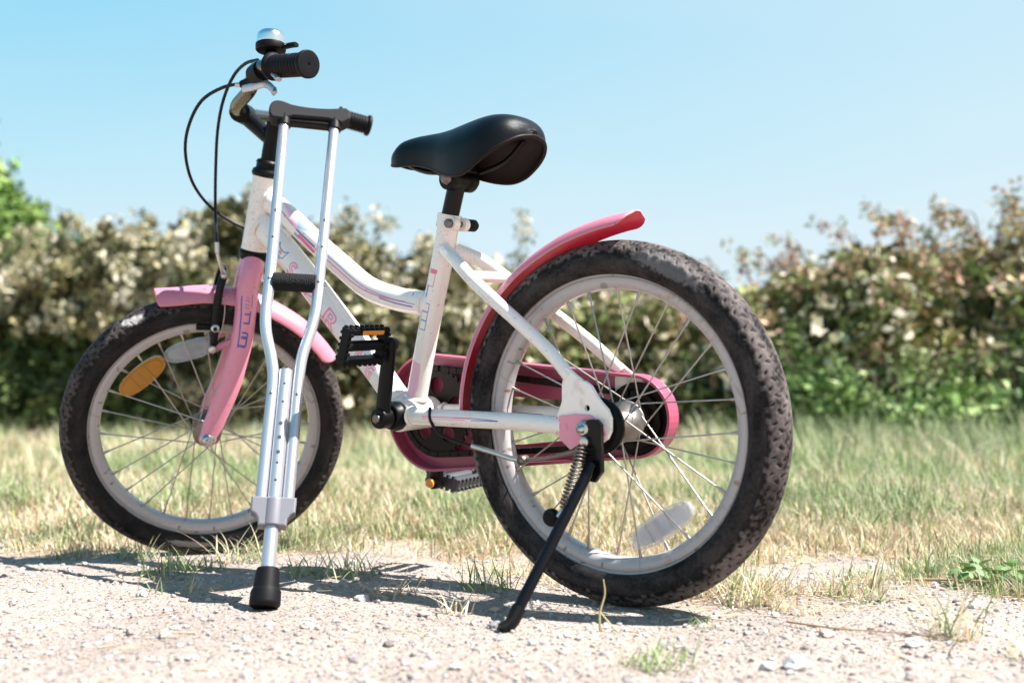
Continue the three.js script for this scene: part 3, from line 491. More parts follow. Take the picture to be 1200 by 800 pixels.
function pedal(x, y, z0, s, beta, m, k) {
  const p = part('pedal', bike); p.position.set(x, y, z0); p.rotation.z = beta; s < 0 ? p.scale.set(0.67, 0.72, 0.88) : p.scale.setScalar(k);
  const L = 0.084, z = (q) => s * q;
  mesh('axle_barrel', lathe([[0, 0.004], [0.006, 0.004], [0.006, 0.012], [0.0105, 0.014], [0.0105, 0.086], [0.008, 0.09], [0, 0.09]].map(([r, q]) => [r, z(q)]), 20), m, p);
  for (const e of [-1, 1]) {
    const bar = [rbox(0.012, 0.022, L, 0.0016, V(e * 0.030, 0, z(0.052)))];
    for (let i = 0; i < 8; i++) for (const q of [-1, 1]) bar.push(rbox(0.006, 0.006, 0.0055, 0.001, V(e * 0.0365, q * 0.0075, z(0.015 + i * 0.0105))));
    mesh('cage_bar', merge(...bar), m, p);
    if (e > 0 && s < 0) for (const q of [-1, 1]) mesh('reflector', rbox(0.0085, 0.0028, 0.044, 0.0008, V(e * 0.0300, q * 0.0112, z(0.046))), M.amberDark, p);
  }
  for (const q of [0.013, 0.090]) { const end = [rbox(0.060, 0.020, 0.007, 0.002, V(0, 0, z(q)))]; for (let i = -2; i <= 2; i++) for (const u of [-1, 1]) end.push(rbox(0.006, 0.006, 0.006, 0.001, V(i * 0.0125, u * 0.0115, z(q)))); mesh('end_plate', merge(...end), m, p); }
  return p;
}
pedal(0.3030, 0.1115, -0.076, -1, 111 * D, M.plastic, 0.80);
pedal(0.3626, -0.0955, 0.078, 1, 12 * D, std(lin(0.045, 0.045, 0.048), 0.45), 0.86);
mesh('spindle_cap', lathe([[0, 0.062], [0.0075, 0.062], [0.0065, 0.0585], [0, 0.058]], 16, V(0.3626, -0.0955, 0), V(0.3626, -0.0955, 1)), M.amberDark, bike);
// ---- kickstand
{
  const k = part('kickstand', bike);
  mesh('mount_plate', plate([[0.0006, -0.012], [-0.002, 0.004], [-0.0087, 0.0095], [-0.0185, 0.0095], [-0.0236, 0.0044], [-0.0220, -0.0497], [-0.0126, -0.0609], [-0.0021, -0.0593], [0.0036, -0.0376]], -0.0745, 0.006, 0.0012), M.blackGloss, k);
  mesh('leg', sweep([V(-0.012, -0.040, -0.080), V(-0.0100, -0.0560, -0.0915), V(0.0195, -0.196, -0.2045)], () => [0.0066, 0.0066], { seg: 2, straight: true, rad: 20 }), M.blackGloss, k);
  mesh('foot', sweep([V(0.0165, -0.182, -0.193), V(0.0197, -0.197, -0.2055), V(0.0260, -0.2015, -0.2150)], (t) => [lerp(0.0078, 0.0062, t), lerp(0.0082, 0.0105, t)], { seg: 8, rad: 18 }), M.plastic, k);
  const a = V(-0.0045, -0.020, -0.0835), b = V(0.0085, -0.0885, -0.1085), dir = b.clone().sub(a), pts = [], e1 = V(0, 0, 1).addScaledVector(dir, -dir.z / dir.lengthSq()).normalize(), e2 = dir.clone().normalize().cross(e1);
  for (let i = 0; i <= 340; i++) { const t = i / 340, q = t * 17 * 2 * Math.PI, r = 0.0062 * Math.min(1, Math.min(t, 1 - t) * 18 + 0.35); pts.push(a.clone().addScaledVector(dir, t).addScaledVector(e1, r * Math.cos(q)).addScaledVector(e2, r * Math.sin(q))); }
  mesh('spring', new THREE.TubeGeometry(new THREE.CatmullRomCurve3(pts), 680, 0.0012, 6), M.darkSteel, k);
  mesh('spring_pin', lathe([[0, -0.082], [0.005, -0.082], [0.006, -0.080], [0.006, -0.074], [0, -0.074]], 14, V(-0.0045, -0.0145, 0), V(-0.0045, -0.0145, 1)), M.steel, k);
  mesh('spring_anchor', merge(cyl(b.clone(), V(0.0155, -0.097, -0.113), 0.003), cyl(V(0.0155, -0.097, -0.113), V(0.0245, -0.0985, -0.112), 0.0038)), M.steel, k);
  mesh('bumper', lathe([[0, -0.119], [0.004, -0.119], [0.0085, -0.1175], [0.0105, -0.114], [0.0105, -0.109], [0.0085, -0.106], [0, -0.106]], 24, V(0.0245, -0.0985, 0), V(0.0245, -0.0985, 1)), M.plastic, k);
}
// ---- rear brake cable under the stay
mesh('rear_brake_cable', tubeZ([V(0.2600, 0.0245, -0.046), V(0.2570, 0.008, -0.050), V(0.2470, -0.010, -0.045), V(0.222, -0.0205, -0.042), V(0.1950, -0.0268, -0.040)], 0.0021), M.cable, bike);
mesh('cable_guide', tubeZ([V(0.1955, -0.0267, -0.040), V(0.16, -0.0350, -0.039), V(0.13, -0.0425, -0.038), V(0.114, -0.043, -0.037)], 0.0036), M.steel, bike);
mesh('brake_arm', merge(tubeZ([V(0.120, -0.0435, -0.037), V(0.09, -0.042, -0.038), V(0.05, -0.034, -0.040), V(0.02, -0.026, -0.040)], 0.0028), lathe([[0, -0.043], [0.006, -0.043], [0.006, -0.031], [0, -0.031]], 12, V(0.116, -0.0435, 0), V(0.116, -0.0435, 1))), M.darkSteel, bike);
// ---- front brake
{
  const b = toFront(part('front_brake', bike));
  for (const s of [-1, 1]) {
    const z = (k) => s * k + 0.006;
    mesh('brake_arm', merge(sweep([V(-0.0345, 0.128, z(0.038)), V(-0.040, 0.155, z(0.041)), V(-0.0510, 0.195, z(0.040)), V(-0.0640, 0.232, z(0.036)), V(-0.0735, 0.250, z(0.030))], () => [0.0062, 0.0042], { seg: 24, rad: 12, up: V(1, 0, 0) })), s < 0 ? M.blackGloss : M.black, b);
    mesh('brake_pad', merge(rbox(0.040, 0.010, 0.009, 0.002, V(-0.036, 0.170, z(0.0205)), new THREE.Quaternion().setFromAxisAngle(V(0, 0, 1), 0.2)), cyl(V(-0.044, 0.172, z(0.022)), V(-0.045, 0.172, z(0.050)), 0.0032)), M.black, b);
    mesh('bolt', merge(lathe([[0, z(0.043)], [0.007, z(0.043)], [0.007, z(0.049)], [0.004, z(0.051)], [0, z(0.051)]], 6, V(-0.0345, 0.140, 0), V(-0.0345, 0.140, 1)), lathe([[0, z(0.042)], [0.0065, z(0.042)], [0.0065, z(0.048)], [0, z(0.049)]], 14, V(-0.045, 0.172, 0), V(-0.045, 0.172, 1))), M.steel, b);
    mesh('pinch_bolt', lathe([[0, z(0.030)], [0.0055, z(0.030)], [0.0055, z(0.040)], [0, z(0.041)]], 6, V(-0.0735, 0.250, 0), V(-0.0735, 0.250, 1)), M.steel, b);
    mesh('return_spring', tubeZ([V(-0.036, 0.137, z(0.033)), V(-0.054, 0.165, z(0.032)), V(-0.066, 0.205, z(0.033)), V(-0.062, 0.222, z(0.036))], 0.0011), M.steel, b);
  }
  mesh('noodle', tubeZ([V(-0.072, 0.2505, 0.040), V(-0.074, 0.2525, -0.020), V(-0.0725, 0.258, -0.038), V(-0.0715, 0.272, -0.044), V(-0.0705, 0.290, -0.046)], 0.0026), M.steel, b);
}
// ---- handlebar
{
  const C = w2b(-0.4300, 0.7120, -1.620), Wd = (x, y, d) => { const c = Math.cos(0.0724), s = Math.sin(0.0724), a = (x - 600) / 1212.35, v = -(y - 400) / 1212.35; const r = V(a, v * c + s, v * s - c), k = d / -r.z; return w2b(r.x * k, 0.2297 + r.y * k, r.z * k); };
  const hb = part('handlebar', bike);
  const B1 = Wd(299, 82, 1.455), gi = Wd(318, 78, 1.415), ge = Wd(362, 75, 1.362), gm = gi.clone().lerp(ge, 0.5), F1 = w2b(-0.405, 0.748, -1.765), F2 = w2b(-0.345, 0.765, -1.815), Fi = w2b(-0.315, 0.768, -1.830), Fe = w2b(-0.2600, 0.7585, -1.855);
  mesh('bar', sweep([Fe, Fi, F2, F1, w2b(-0.4275, 0.724, -1.67), C, w2b(-0.425, 0.706, -1.565), Wd(293, 104, 1.50), B1, gi, gm], () => [0.0102, 0.0102], { seg: 90, rad: 20, ref: V(0.2, 0.95, 0.1), up: V(1, 0, 0) }), std(lin(0.14, 0.125, 0.12), 0.2, 0.9), hb);
  const grip = (a, b, nm, prof) => {
    const L = a.distanceTo(b), pr = []; for (const [r, t] of prof) pr.push([r, t * L]);
    mesh(nm, lathe(pr, 32, a, b), M.rubber, hb);
  };
  const rings = [[0.0165, 0.0], [0.0195, 0.02], [0.0195, 0.07], [0.016, 0.09]]; for (let i = 0; i < 9; i++) { const t = 0.12 + i * 0.082; rings.push([0.0148, t], [0.0162, t + 0.015], [0.0162, t + 0.05], [0.0148, t + 0.065]); } rings.push([0.0150, 0.88], [0.0183, 0.90], [0.0190, 0.93], [0.0190, 0.985], [0.0178, 1.0], [0.0022, 1.003], [0.0020, 0.985], [0, 0.985]);
  grip(gi, ge, 'grip', rings); grip(Fi, Fe, 'grip', rings);
  // stem
  const top = onAxis(0.205), q0 = onAxis(0.120);
  mesh('stem', merge(cyl(q0, top, 0.0132, 0.0132, 24), lathe([[0, 0], [0.0132, 0], [0.010, 0.003], [0, 0.004]], 24, top, top.clone().add(kDir)), sweep([onAxis(0.178), onAxis(0.178).lerp(C, 0.45), C], (t) => [lerp(0.0118, 0.0135, t), lerp(0.0118, 0.0125, t)], { seg: 14, rad: 20, ref: V(0.3, 0.2, 0.9) })), M.black, hb);
  const cd = w2b(-0.425, 0.706, -1.565).sub(w2b(-0.4275, 0.724, -1.67)).normalize();
  mesh('bar_clamp', merge(cyl(C.clone().addScaledVector(cd, -0.021), C.clone().addScaledVector(cd, 0.021), 0.0165, 0.0165, 24)), M.black, hb);
  const cf = C.clone().sub(onAxis(0.178)).normalize();
  for (const e of [-0.012, 0.012]) mesh('clamp_bolt', cyl(C.clone().addScaledVector(cf, 0.012).addScaledVector(cd, e).add(V(0, -0.012, 0)), C.clone().addScaledVector(cf, 0.027).addScaledVector(cd, e).add(V(0, -0.014, 0)), 0.0052, 0.0048, 10), M.steel, hb);
  // brake levers: body, blade, barrel
  const lever = (pts, blade, nm) => {
    const l = part(nm, bike);
    mesh('body', sweep(pts, (t) => [0.0085 * (1 - 0.3 * Math.abs(t - 0.5)), 0.0075], { seg: 12, rad: 14, ref: V(0.2, 0.9, 0.1), up: V(1, 0, 0) }), M.plastic, l);
    mesh('blade', sweep(blade, (t) => [0.0036, (lerp(0.0070, 0.0052, t) + 0.0015 * sstep(0.88, 0.96, t)) * (1 - 0.75 * sstep(0.965, 1, t))], { seg: 30, rad: 12, ref: V(0.1, 0.95, 0.1), up: V(1, 0, 0) }), M.alloy, l);
    mesh('band', cyl(pts[2].clone().lerp(B1, 0.0), pts[2].clone().add(V(-0.008, 0.004, 0.001)), 0.0062, 0.0062, 14), M.plastic, l);
  };
  lever([Wd(284, 100, 1.47), Wd(291, 97, 1.465), Wd(300, 92, 1.455)], [Wd(285, 103, 1.465), Wd(297, 101, 1.455), Wd(309, 98, 1.445), Wd(316, 101, 1.43), Wd(322, 108, 1.415)], 'brake_lever');
  mesh('adjuster', cyl(Wd(288, 99, 1.468), Wd(276, 99.5, 1.472), 0.0042, 0.0032, 12), M.steel, bike);
  mesh('lever_clamp', merge(cyl(Wd(299, 88, 1.458), Wd(308, 82, 1.437), 0.0150, 0.0150, 20)), M.plastic, bike);
  mesh('lever_link', sweep([Wd(290, 93, 1.475), Wd(302, 87, 1.45), Wd(313, 82, 1.425), Wd(322, 88, 1.40), Wd(326, 93, 1.39)], () => [0.0052, 0.0034], { seg: 20, rad: 10, ref: V(0.1, 0.95, 0.1) }), M.alloy, bike);
  // bell
  const bell = part('bell', bike), bc = Wd(317, 62, 1.425), bu = Wd(317.3, 40, 1.425).sub(bc).normalize(), onB = (s) => bc.clone().addScaledVector(bu, s);
  mesh('base', lathe([[0, 0.002], [0.0195, 0.002], [0.0212, 0.004], [0.0212, 0.012], [0.019, 0.014], [0, 0.014]], 32, bc, onB(1)), M.plastic, bell);
  mesh('mount', merge(lathe([[0, -0.022], [0.010, -0.022], [0.011, -0.010], [0.008, 0.002], [0, 0.003]], 20, bc, onB(1))), M.plastic, bell);
  mesh('dome', lathe([[0.0192, 0.013], [0.0198, 0.014], [0.0196, 0.022], [0.0186, 0.0265], [0.0155, 0.0300], [0.009, 0.0322], [0.004, 0.0328], [0.0035, 0.0342], [0, 0.0345]], 40, bc, onB(1)), M.chrome, bell);
  mesh('thumb_lever', sweep([Wd(333, 54.5, 1.415), Wd(340, 53, 1.41), Wd(347, 52, 1.405)], () => [0.0052, 0.0030], { seg: 8, rad: 12, ref: V(0.2, 0.9, 0.1), up: V(1, 0, 0), pow: 0.6 }), M.plastic, bell);
  // cables
  mesh('brake_cable', tubeZ([[0.5340, 0.5012, -0.1085], [0.5648, 0.5003, -0.1174], [0.6073, 0.4869, -0.1255], [0.6484, 0.4539, -0.1216], [0.6765, 0.4212, -0.108], [0.7004, 0.3813, -0.0792], [0.7035, 0.348, -0.0467], [0.6913, 0.3241, -0.0144], [0.675, 0.3099, 0.0093], [0.66, 0.300, 0.03]].map((q) => V(...q)), 0.0025, { seg: 80 }), M.cable, bike);
  const n1 = f2b(-0.0705, 0.290, -0.046);
  mesh('brake_cable', tubeZ([Wd(302, 70, 1.49), Wd(288, 74, 1.51), Wd(274, 88, 1.54), Wd(262, 115, 1.57), Wd(255, 150, 1.60), Wd(252.5, 195, 1.62), Wd(252, 240, 1.635), n1.clone().add(V(0, 0.014, 0))], 0.0025, { seg: 60 }), M.cable, bike);
  mesh('cable_ferrule', cyl(n1.clone().add(V(-0.0005, 0.016, 0)), n1, 0.0034), M.steel, bike);
}

// ------------------------------------------------------------------ crutch
{
  const c = thing('crutch', "small aluminium underarm crutch propped against the bicycle's handlebar", 'crutch');
  c.position.set(-0.2945, 0.0045, -1.2500);
  c.quaternion.copy(basis([[0.98307, -0.01638, 0.18252], [-0.05722, 0.91876, 0.39064], [-0.17409, -0.39447, 0.90227]]));
  const side = (a) => sweep(a.map(([x, y]) => V(x, y, 0)), () => [0.0077, 0.0077], { seg: 60, rad: 20, up: V(1, 0, 0) });
  mesh('side_tube', side([[-0.0373, 0.732], [-0.0357, 0.5976], [-0.0342, 0.4389], [-0.0345, 0.392], [-0.0315, 0.366], [-0.0215, 0.329], [-0.0166, 0.302], [-0.0160, 0.2107], [-0.0160, 0.122]]), M.alloy, c);
  mesh('side_tube', side([[0.0373, 0.732], [0.0348, 0.5752], [0.0326, 0.4311], [0.0312, 0.400], [0.0265, 0.371], [0.0190, 0.336], [0.0168, 0.304], [0.0165, 0.2123], [0.0163, 0.122]]), M.alloy, c);
  mesh('centre_tube', sweep([V(0, 0.030, 0.0015), V(-0.0004, 0.3100, 0.0015)], () => [0.0088, 0.0088], { seg: 2, rad: 24, up: V(1, 0, 0) }), M.alloy, c);
  for (const t of [0.2317, 0.2126, 0.1925, 0.178, 0.155, 0.262, 0.288]) mesh('pin_hole', lathe([[0, 0.0104], [t < 0.18 || t > 0.25 ? 0.0014 : 0.0026, 0.0104], [0.0024, 0.0098], [0, 0.0096]], 14, V(-0.0004, t, 0), V(-0.0004, t, 1)), std(lin(0.06, 0.035, 0.03), 0.7), c);
  for (const [x, t] of [[-0.0345, 0.4475], [0.0328, 0.4475], [-0.0166, 0.275], [0.0168, 0.275], [-0.0352, 0.56], [0.0345, 0.55], [-0.035, 0.515], [0.034, 0.505]]) mesh('rivet', lathe([[0, 0.0088], [0.0016, 0.0086], [0.0022, 0.0076], [0, 0.0070]], 12, V(x, t, 0), V(x, t, 1)), M.darkSteel, c);
  mesh('clamp', plate([[-0.0255, 0.131], [-0.025, 0.115], [-0.0195, 0.1115], [-0.0160, 0.106], [-0.0150, 0.0985], [0.0150, 0.0985], [0.0160, 0.106], [0.0195, 0.1115], [0.0245, 0.115], [0.0250, 0.131]], -0.0085, 0.017, 0.0022), M.cast, c);
  mesh('clamp_sleeve', lathe([[0.0088, 0.0965], [0.0130, 0.0965], [0.0138, 0.099], [0.0138, 0.130], [0.0130, 0.1325], [0.0088, 0.1325]], 28, V(0, 0, 0), V(0, 1, 0)).rotateX(0), M.cast, c);
  mesh('hand_grip', sweep([V(-0.0290, 0.446, 0), V(0.0280, 0.4475, 0)], () => [0.0128, 0.0128], { seg: 4, rad: 28 }), M.foam, c);
  mesh('grip_bolt', cyl(V(-0.0455, 0.446, 0), V(0.0435, 0.4475, 0), 0.003), M.steel, c);
  const pad = new THREE.Shape(); pad.moveTo(-0.0535, 0.7265); pad.bezierCurveTo(-0.0590, 0.730, -0.0610, 0.748, -0.0530, 0.7530); pad.bezierCurveTo(-0.045, 0.7560, -0.038, 0.7515, -0.030, 0.7490); pad.bezierCurveTo(-0.01, 0.7450, 0.015, 0.7460, 0.034, 0.7490); pad.lineTo(0.0520, 0.7525); pad.lineTo(0.0565, 0.7490); pad.lineTo(0.0570, 0.7370); pad.lineTo(0.0475, 0.7295); pad.lineTo(0.0270, 0.7340); pad.lineTo(-0.026, 0.7325); pad.lineTo(-0.040, 0.7255); pad.closePath();
  const pg = new THREE.ExtrudeGeometry(pad, { depth: 0.016, bevelEnabled: true, bevelThickness: 0.004, bevelSize: 0.003, bevelSegments: 4, curveSegments: 14 }); pg.translate(0, 0.0005, -0.010);
  mesh('underarm_pad', pg, M.padRubber, c);
  mesh('pad_bridge', merge(rbox(0.088, 0.010, 0.016, 0.003, V(0, 0.7275, -0.003)), cyl(V(-0.0373, 0.716, 0), V(-0.0373, 0.734, 0), 0.0102, 0.0102, 20), cyl(V(0.0373, 0.718, 0), V(0.0373, 0.736, 0), 0.0102, 0.0102, 20)), M.plastic, c);
  mesh('rubber_foot', lathe([[0, 0.001], [0.0150, 0], [0.0180, 0.0025], [0.0186, 0.006], [0.0180, 0.0195], [0.0165, 0.0215], [0.0158, 0.023], [0.0140, 0.0445], [0.0130, 0.0470], [0.0088, 0.0475]], 36, V(0, -0.002, 0.0015), V(0, 1, 0.0015)), M.rubber, c);
}

// ------------------------------------------------------------------ gravel and stones
function pebbleGeometry(seed, detail = 1, rough_ = 0.22, flat = 0.62) {
  const g = new THREE.IcosahedronGeometry(1, detail), p = g.attributes.position, v = V();
  for (let i = 0; i < p.count; i++) { v.fromBufferAttribute(p, i); const n = 1 + rough_ * 2 * perlin.noise(v.x * 1.3 + seed, v.y * 1.3, v.z * 1.3) + 0.1 * perlin.noise(v.x * 3 + seed, v.y * 3, v.z * 3); p.setXYZ(i, v.x * n, v.y * n * flat, v.z * n * 0.85); }
  g.computeVertexNormals(); return g;
}
{
  const R = rng(501), N = 18000, kinds = 4, per = N / kinds, m = new THREE.MeshStandardMaterial({ color: 0xffffff, roughness: 0.9 });
  const tones = [[0.46, 0.40, 0.36], [0.41, 0.35, 0.31], [0.49, 0.44, 0.40], [0.36, 0.31, 0.28], [0.45, 0.34, 0.29], [0.46, 0.41, 0.37], [0.30, 0.26, 0.24], [0.53, 0.49, 0.45]];
  const dummy = new THREE.Object3D(), col = new THREE.Color(), root = new THREE.Group(); root.name = 'gravel'; tag(root, 'loose pale gravel scattered over the path', 'gravel', null, 'stuff'); scene.add(root);
  for (let k = 0; k < kinds; k++) {
    const im = new THREE.InstancedMesh(pebbleGeometry(k * 7.7 + 1, 1), m, per); im.name = 'pebbles'; im.userData.kind = 'stuff'; im.castShadow = im.receiveShadow = true;
    for (let i = 0; i < per; i++) {
      let x, z, t; do { z = -0.72 - 1.75 * R() ** 1.25; x = (R() * 2 - 1) * (0.52 * -z + 0.12); t = turf(x, z); } while (R() < t * 0.9 && z < -1.3);
      const s = (0.0009 + 0.0042 * R() ** 6) * (R() < 0.015 ? 1.7 : 1);
      dummy.position.set(x, groundY(x, z) + s * 0.12, z); dummy.rotation.set(R() * 0.8 - 0.4, R() * 6.28, R() * 0.8 - 0.4); dummy.scale.setScalar(s); dummy.updateMatrix(); im.setMatrixAt(i, dummy.matrix);
      const t0 = tones[Math.floor(R() * tones.length)], b = 0.66 + 0.26 * R(); col.setRGB(t0[0] * b, t0[1] * b, t0[2] * b * 1.03); im.setColorAt(i, col);
    }
    root.add(im);
  }
  const straw = new THREE.InstancedMesh(new THREE.CylinderGeometry(0.0006, 0.0004, 1, 4).rotateZ(Math.PI / 2), new THREE.MeshStandardMaterial({ color: 0xffffff, roughness: 0.9 }), 2600); straw.name = 'straw_litter'; tag(straw, 'bits of dry straw strewn over the edge of the path', 'straw', null, 'stuff');
  for (let i = 0; i < 2600; i++) {
    let x, z; do { z = -0.85 - 1.2 * R(); x = (R() * 2 - 1) * (0.52 * -z + 0.1); } while (R() > 0.04 + 0.9 * sstep(0.02, 0.5, turf(x, z)));
    dummy.position.set(x, groundY(x, z) + 0.0015 + 0.003 * R(), z); dummy.rotation.set(0, R() * 6.28, (R() - 0.5) * 0.25); dummy.scale.set(0.008 + 0.03 * R() * R(), 1.3, 1.3); dummy.updateMatrix(); straw.setMatrixAt(i, dummy.matrix);
    const b = 0.7 + 0.4 * R(); col.setRGB(0.52 * b, 0.41 * b, 0.26 * b); straw.setColorAt(i, col);
  }
  scene.add(straw);
  // stones large enough to pick out
  const stone = (x, z, s, tone, label, seed, group) => { const o = mesh(numbered('stone'), pebbleGeometry(seed, 2, 0.26, 0.6), new THREE.MeshStandardMaterial({ color: lin(...tone), roughness: 0.9, bumpMap: rough, bumpScale: 0.0006 }), scene); o.scale.setScalar(s); o.rotation.y = seed * 2.1; o.position.set(x, groundY(x, z) + s * 0.22, z); tag(o, label, 'stone', group); };
  stone(0.2610, -0.966, 0.0125, [0.62, 0.59, 0.56], 'large pale flat stone on the open gravel, smaller pale stone beside it', 1.3);
  stone(0.2360, -0.972, 0.0075, [0.58, 0.55, 0.52], 'small pale stone touching the large pale flat stone', 2.6);
  stone(-0.1236, -1.052, 0.0062, [0.16, 0.14, 0.13], 'small dark stone alone on the sunlit gravel', 3.9);
  stone(-0.4010, -1.114, 0.0090, [0.26, 0.20, 0.18], 'reddish dark stone on the gravel before the shadow of the crutch', 5.2);
  stone(-0.0180, -1.150, 0.0095, [0.20, 0.19, 0.19], 'dark grey stone against the kickstand foot', 6.5);
  stone(-0.1850, -1.300, 0.0090, [0.45, 0.43, 0.42], 'grey stone in the shadow beside the crutch foot', 7.8);
  stone(0.4050, -1.055, 0.0105, [0.60, 0.58, 0.56], 'rounded white stone near the dry grass on the gravel', 9.1);
  stone(0.1020, -1.145, 0.0060, [0.55, 0.50, 0.44], 'tan stone under the rear tyre beside a dry stalk', 10.4);
  const rest = [[-0.52, -1.06], [-0.30, -0.99], [-0.05, -0.95], [0.09, -1.02], [0.33, -1.10], [0.46, -1.19], [-0.45, -1.24], [-0.22, -1.13], [0.02, -1.06], [0.17, -1.06], [-0.10, -1.20], [-0.62, -1.35], [0.55, -1.25], [-0.36, -1.09], [0.30, -1.20], [-0.15, -0.93], [-0.02, -1.24], [-0.25, -1.36]];
  rest.forEach(([x, z], i) => stone(x, z, 0.0045 + 0.004 * R(), tones[i % 6], 'small pebble standing out from the fine gravel', 20 + i * 1.7, 'single pebbles on the gravel'));
}

// ------------------------------------------------------------------ grass
const leafMat = (extra = {}) => new THREE.MeshPhysicalMaterial({ color: 0xffffff, roughness: 0.85, transmission: 0.35, thickness: 0, side: THREE.DoubleSide, ...extra });
function blades(n, R, { h = 0.08, hv = 0.5, w = 0.003, lean = 0.7, least = 0.15, spread = 0.02, segs = 3, cols }) {
  const pos = [], idx = [], col = [];
  for (let b = 0; b < n; b++) {
    const a = R() * 6.283, H = h * (1 - hv + hv * 2 * R() * 0.75), W = w * (0.6 + 0.8 * R()), l = lean * (least + 1.1 * R() * R()), r0 = spread * Math.sqrt(R()), a0 = R() * 6.283;
    const c = cols[Math.floor(R() * cols.length)], br = 0.8 + 0.4 * R(), tw = R() * 1.2 - 0.6, m = R(), kink = R() < 0.2 ? 0.5 * R() : 0, o = pos.length / 3;
    for (let s = 0; s <= segs; s++) {
      const t = s / segs, bend = m * t + (1 - m) * t * t, out = H * l * bend * 0.8, y = H * (t / Math.sqrt(1 + (l * m * 0.7) ** 2) - 0.24 * l * t * t * (1 - m) - kink * Math.max(0, t - 0.6)), ww = W * (1 - t ** 1.6) * (0.45 + 0.55 * Math.min(1, t * 3)) * 0.5 + 0.0001, an = a + tw * t;
      const cx = r0 * Math.cos(a0) + out * Math.cos(a), cz = r0 * Math.sin(a0) + out * Math.sin(a);
      for (const e of [-1, 1]) { pos.push(cx - e * ww * Math.sin(an), y, cz + e * ww * Math.cos(an)); col.push(c[0] * br, c[1] * br, c[2] * br); }
      if (s < segs) { const k = o + s * 2; idx.push(k, k + 1, k + 2, k + 1, k + 3, k + 2); }
    }
  }
  return build(pos, null, null, idx, col);
}
const GREEN = [[0.20, 0.28, 0.08], [0.27, 0.34, 0.13], [0.15, 0.23, 0.06], [0.36, 0.40, 0.20], [0.42, 0.44, 0.26]], DRY = [[0.58, 0.49, 0.31], [0.66, 0.58, 0.42], [0.50, 0.40, 0.24], [0.70, 0.64, 0.50], [0.46, 0.41, 0.23], [0.55, 0.36, 0.22]], MIX = [...GREEN, ...DRY, ...DRY, [0.42, 0.41, 0.2]];
{
  const R = rng(902), mat = leafMat({ vertexColors: true });
  const lawn = new THREE.Group(); lawn.name = 'grass'; tag(lawn, 'dry and green grass growing from the path edge to the bushes', 'grass', null, 'stuff'); scene.add(lawn);
  const kinds = [
    ['dry_turf', blades(20, R, { h: 0.036, w: 0.0030, spread: 0.055, lean: 2.2, cols: [...DRY, [0.30, 0.20, 0.11]] })],
    ['green_turf', blades(16, R, { h: 0.050, w: 0.0044, spread: 0.05, lean: 1.5, cols: [...GREEN, [0.09, 0.15, 0.035]] })],
    ['mixed_turf', blades(18, R, { h: 0.055, w: 0.0034, spread: 0.06, lean: 1.9, cols: [...MIX, [0.10, 0.15, 0.04], [0.30, 0.20, 0.11]] })],
    ['tall_dry_grass', blades(7, R, { h: 0.15, w: 0.0034, spread: 0.07, lean: 1.5, cols: DRY, segs: 4 })],
    ['tall_green_grass', blades(7, R, { h: 0.17, w: 0.0060, spread: 0.07, lean: 1.3, cols: [...GREEN, [0.10, 0.17, 0.04]], segs: 4 })],
    ['green_clump', blades(15, R, { h: 0.085, w: 0.0055, spread: 0.055, lean: 1.6, cols: [...GREEN, [0.24, 0.36, 0.10], [0.10, 0.18, 0.04]], segs: 4 })],
  ];
  const lists = kinds.map(() => []);
  let tries = 0;
  while (tries++ < 105000) {
    const d = 1.35 + 8.4 * R() ** 1.7, z = -d, x = (R() * 2 - 1) * (0.53 * d + 1.4), t = turf(x, z);
    if (R() > t * t * 1.05 || R() < 0.75 * sstep(0.08, 0.3, fbm(x * 2.6 + 3, z * 2.1, 57, 3)) * sstep(4.5, 2.2, d) || (Math.abs(x) > 0.55 * d + 0.3 && R() < 0.5)) continue;
    if (Math.hypot(x + 0.48, z + 1.70) < 0.07 || Math.hypot(x - 0.127, z + 1.25) < 0.1) continue;
    const g = 2.4 * fbm(x * 1.7, z * 1.5, 31, 3) - 0.04 + 0.10 * clamp(x, -1, 1.5) + (Math.abs(x + 0.15) < 0.35 && d < 2.5 ? 0.16 : 0) + (x > 0.3 && d < 2.4 ? 0.06 : 0), edge = sstep(1.5, 2.4, d), far = sstep(3.6, 6.2, d), rgt = sstep(0.0, 2.0, x);
    let k; const q = R();
    const patch = sstep(0.02, 0.3, fbm(x * 2.2 + 9, z * 1.6, 44, 3)); if (q < 0.05 * edge + 0.12 * patch * sstep(2.6, 4.2, d) * (0.35 + rgt) + 0.05 * (d < 2.6 && x > 0.2 ? 1 : 0) + 0.07 * far + 0.07 * far * rgt + (g > 0.15 ? 0.06 * edge : 0)) k = g + 0.25 * rgt * far > 0.10 ? 4 : 3;
    else if (g > 0.10 && q < 0.42 && d < 4) k = 5;
    else if (q < 0.55) k = g > 0.12 ? 1 : 0;
    else k = q < 0.85 ? 2 : 0;
    const s = (0.6 + 0.7 * R()) * lerp(0.6, 1.05, edge) * (1 + 0.5 * far * rgt * R()) * (k >= 3 ? lerp(0.5, 1, sstep(1.8, 4.5, d)) : 1);
    lists[k].push([x, groundY(x, z) - 0.004, z, R() * 6.283, s]);
  }
  const dummy = new THREE.Object3D(), col = new THREE.Color();
  kinds.forEach(([nm, geo], k) => {
    const im = new THREE.InstancedMesh(geo, mat, lists[k].length); im.name = nm; im.userData.kind = 'stuff'; im.castShadow = im.receiveShadow = true;
    lists[k].forEach(([x, y, z, a, s], i) => { dummy.position.set(x, y, z); dummy.rotation.set(R() * 0.3 - 0.15, a, R() * 0.3 - 0.15); dummy.scale.set(s, s * (0.8 + 0.4 * R()), s); dummy.updateMatrix(); im.setMatrixAt(i, dummy.matrix); const b = 0.75 + 0.5 * R(); col.setRGB(b, b, b); im.setColorAt(i, col); });
    lawn.add(im);
  });
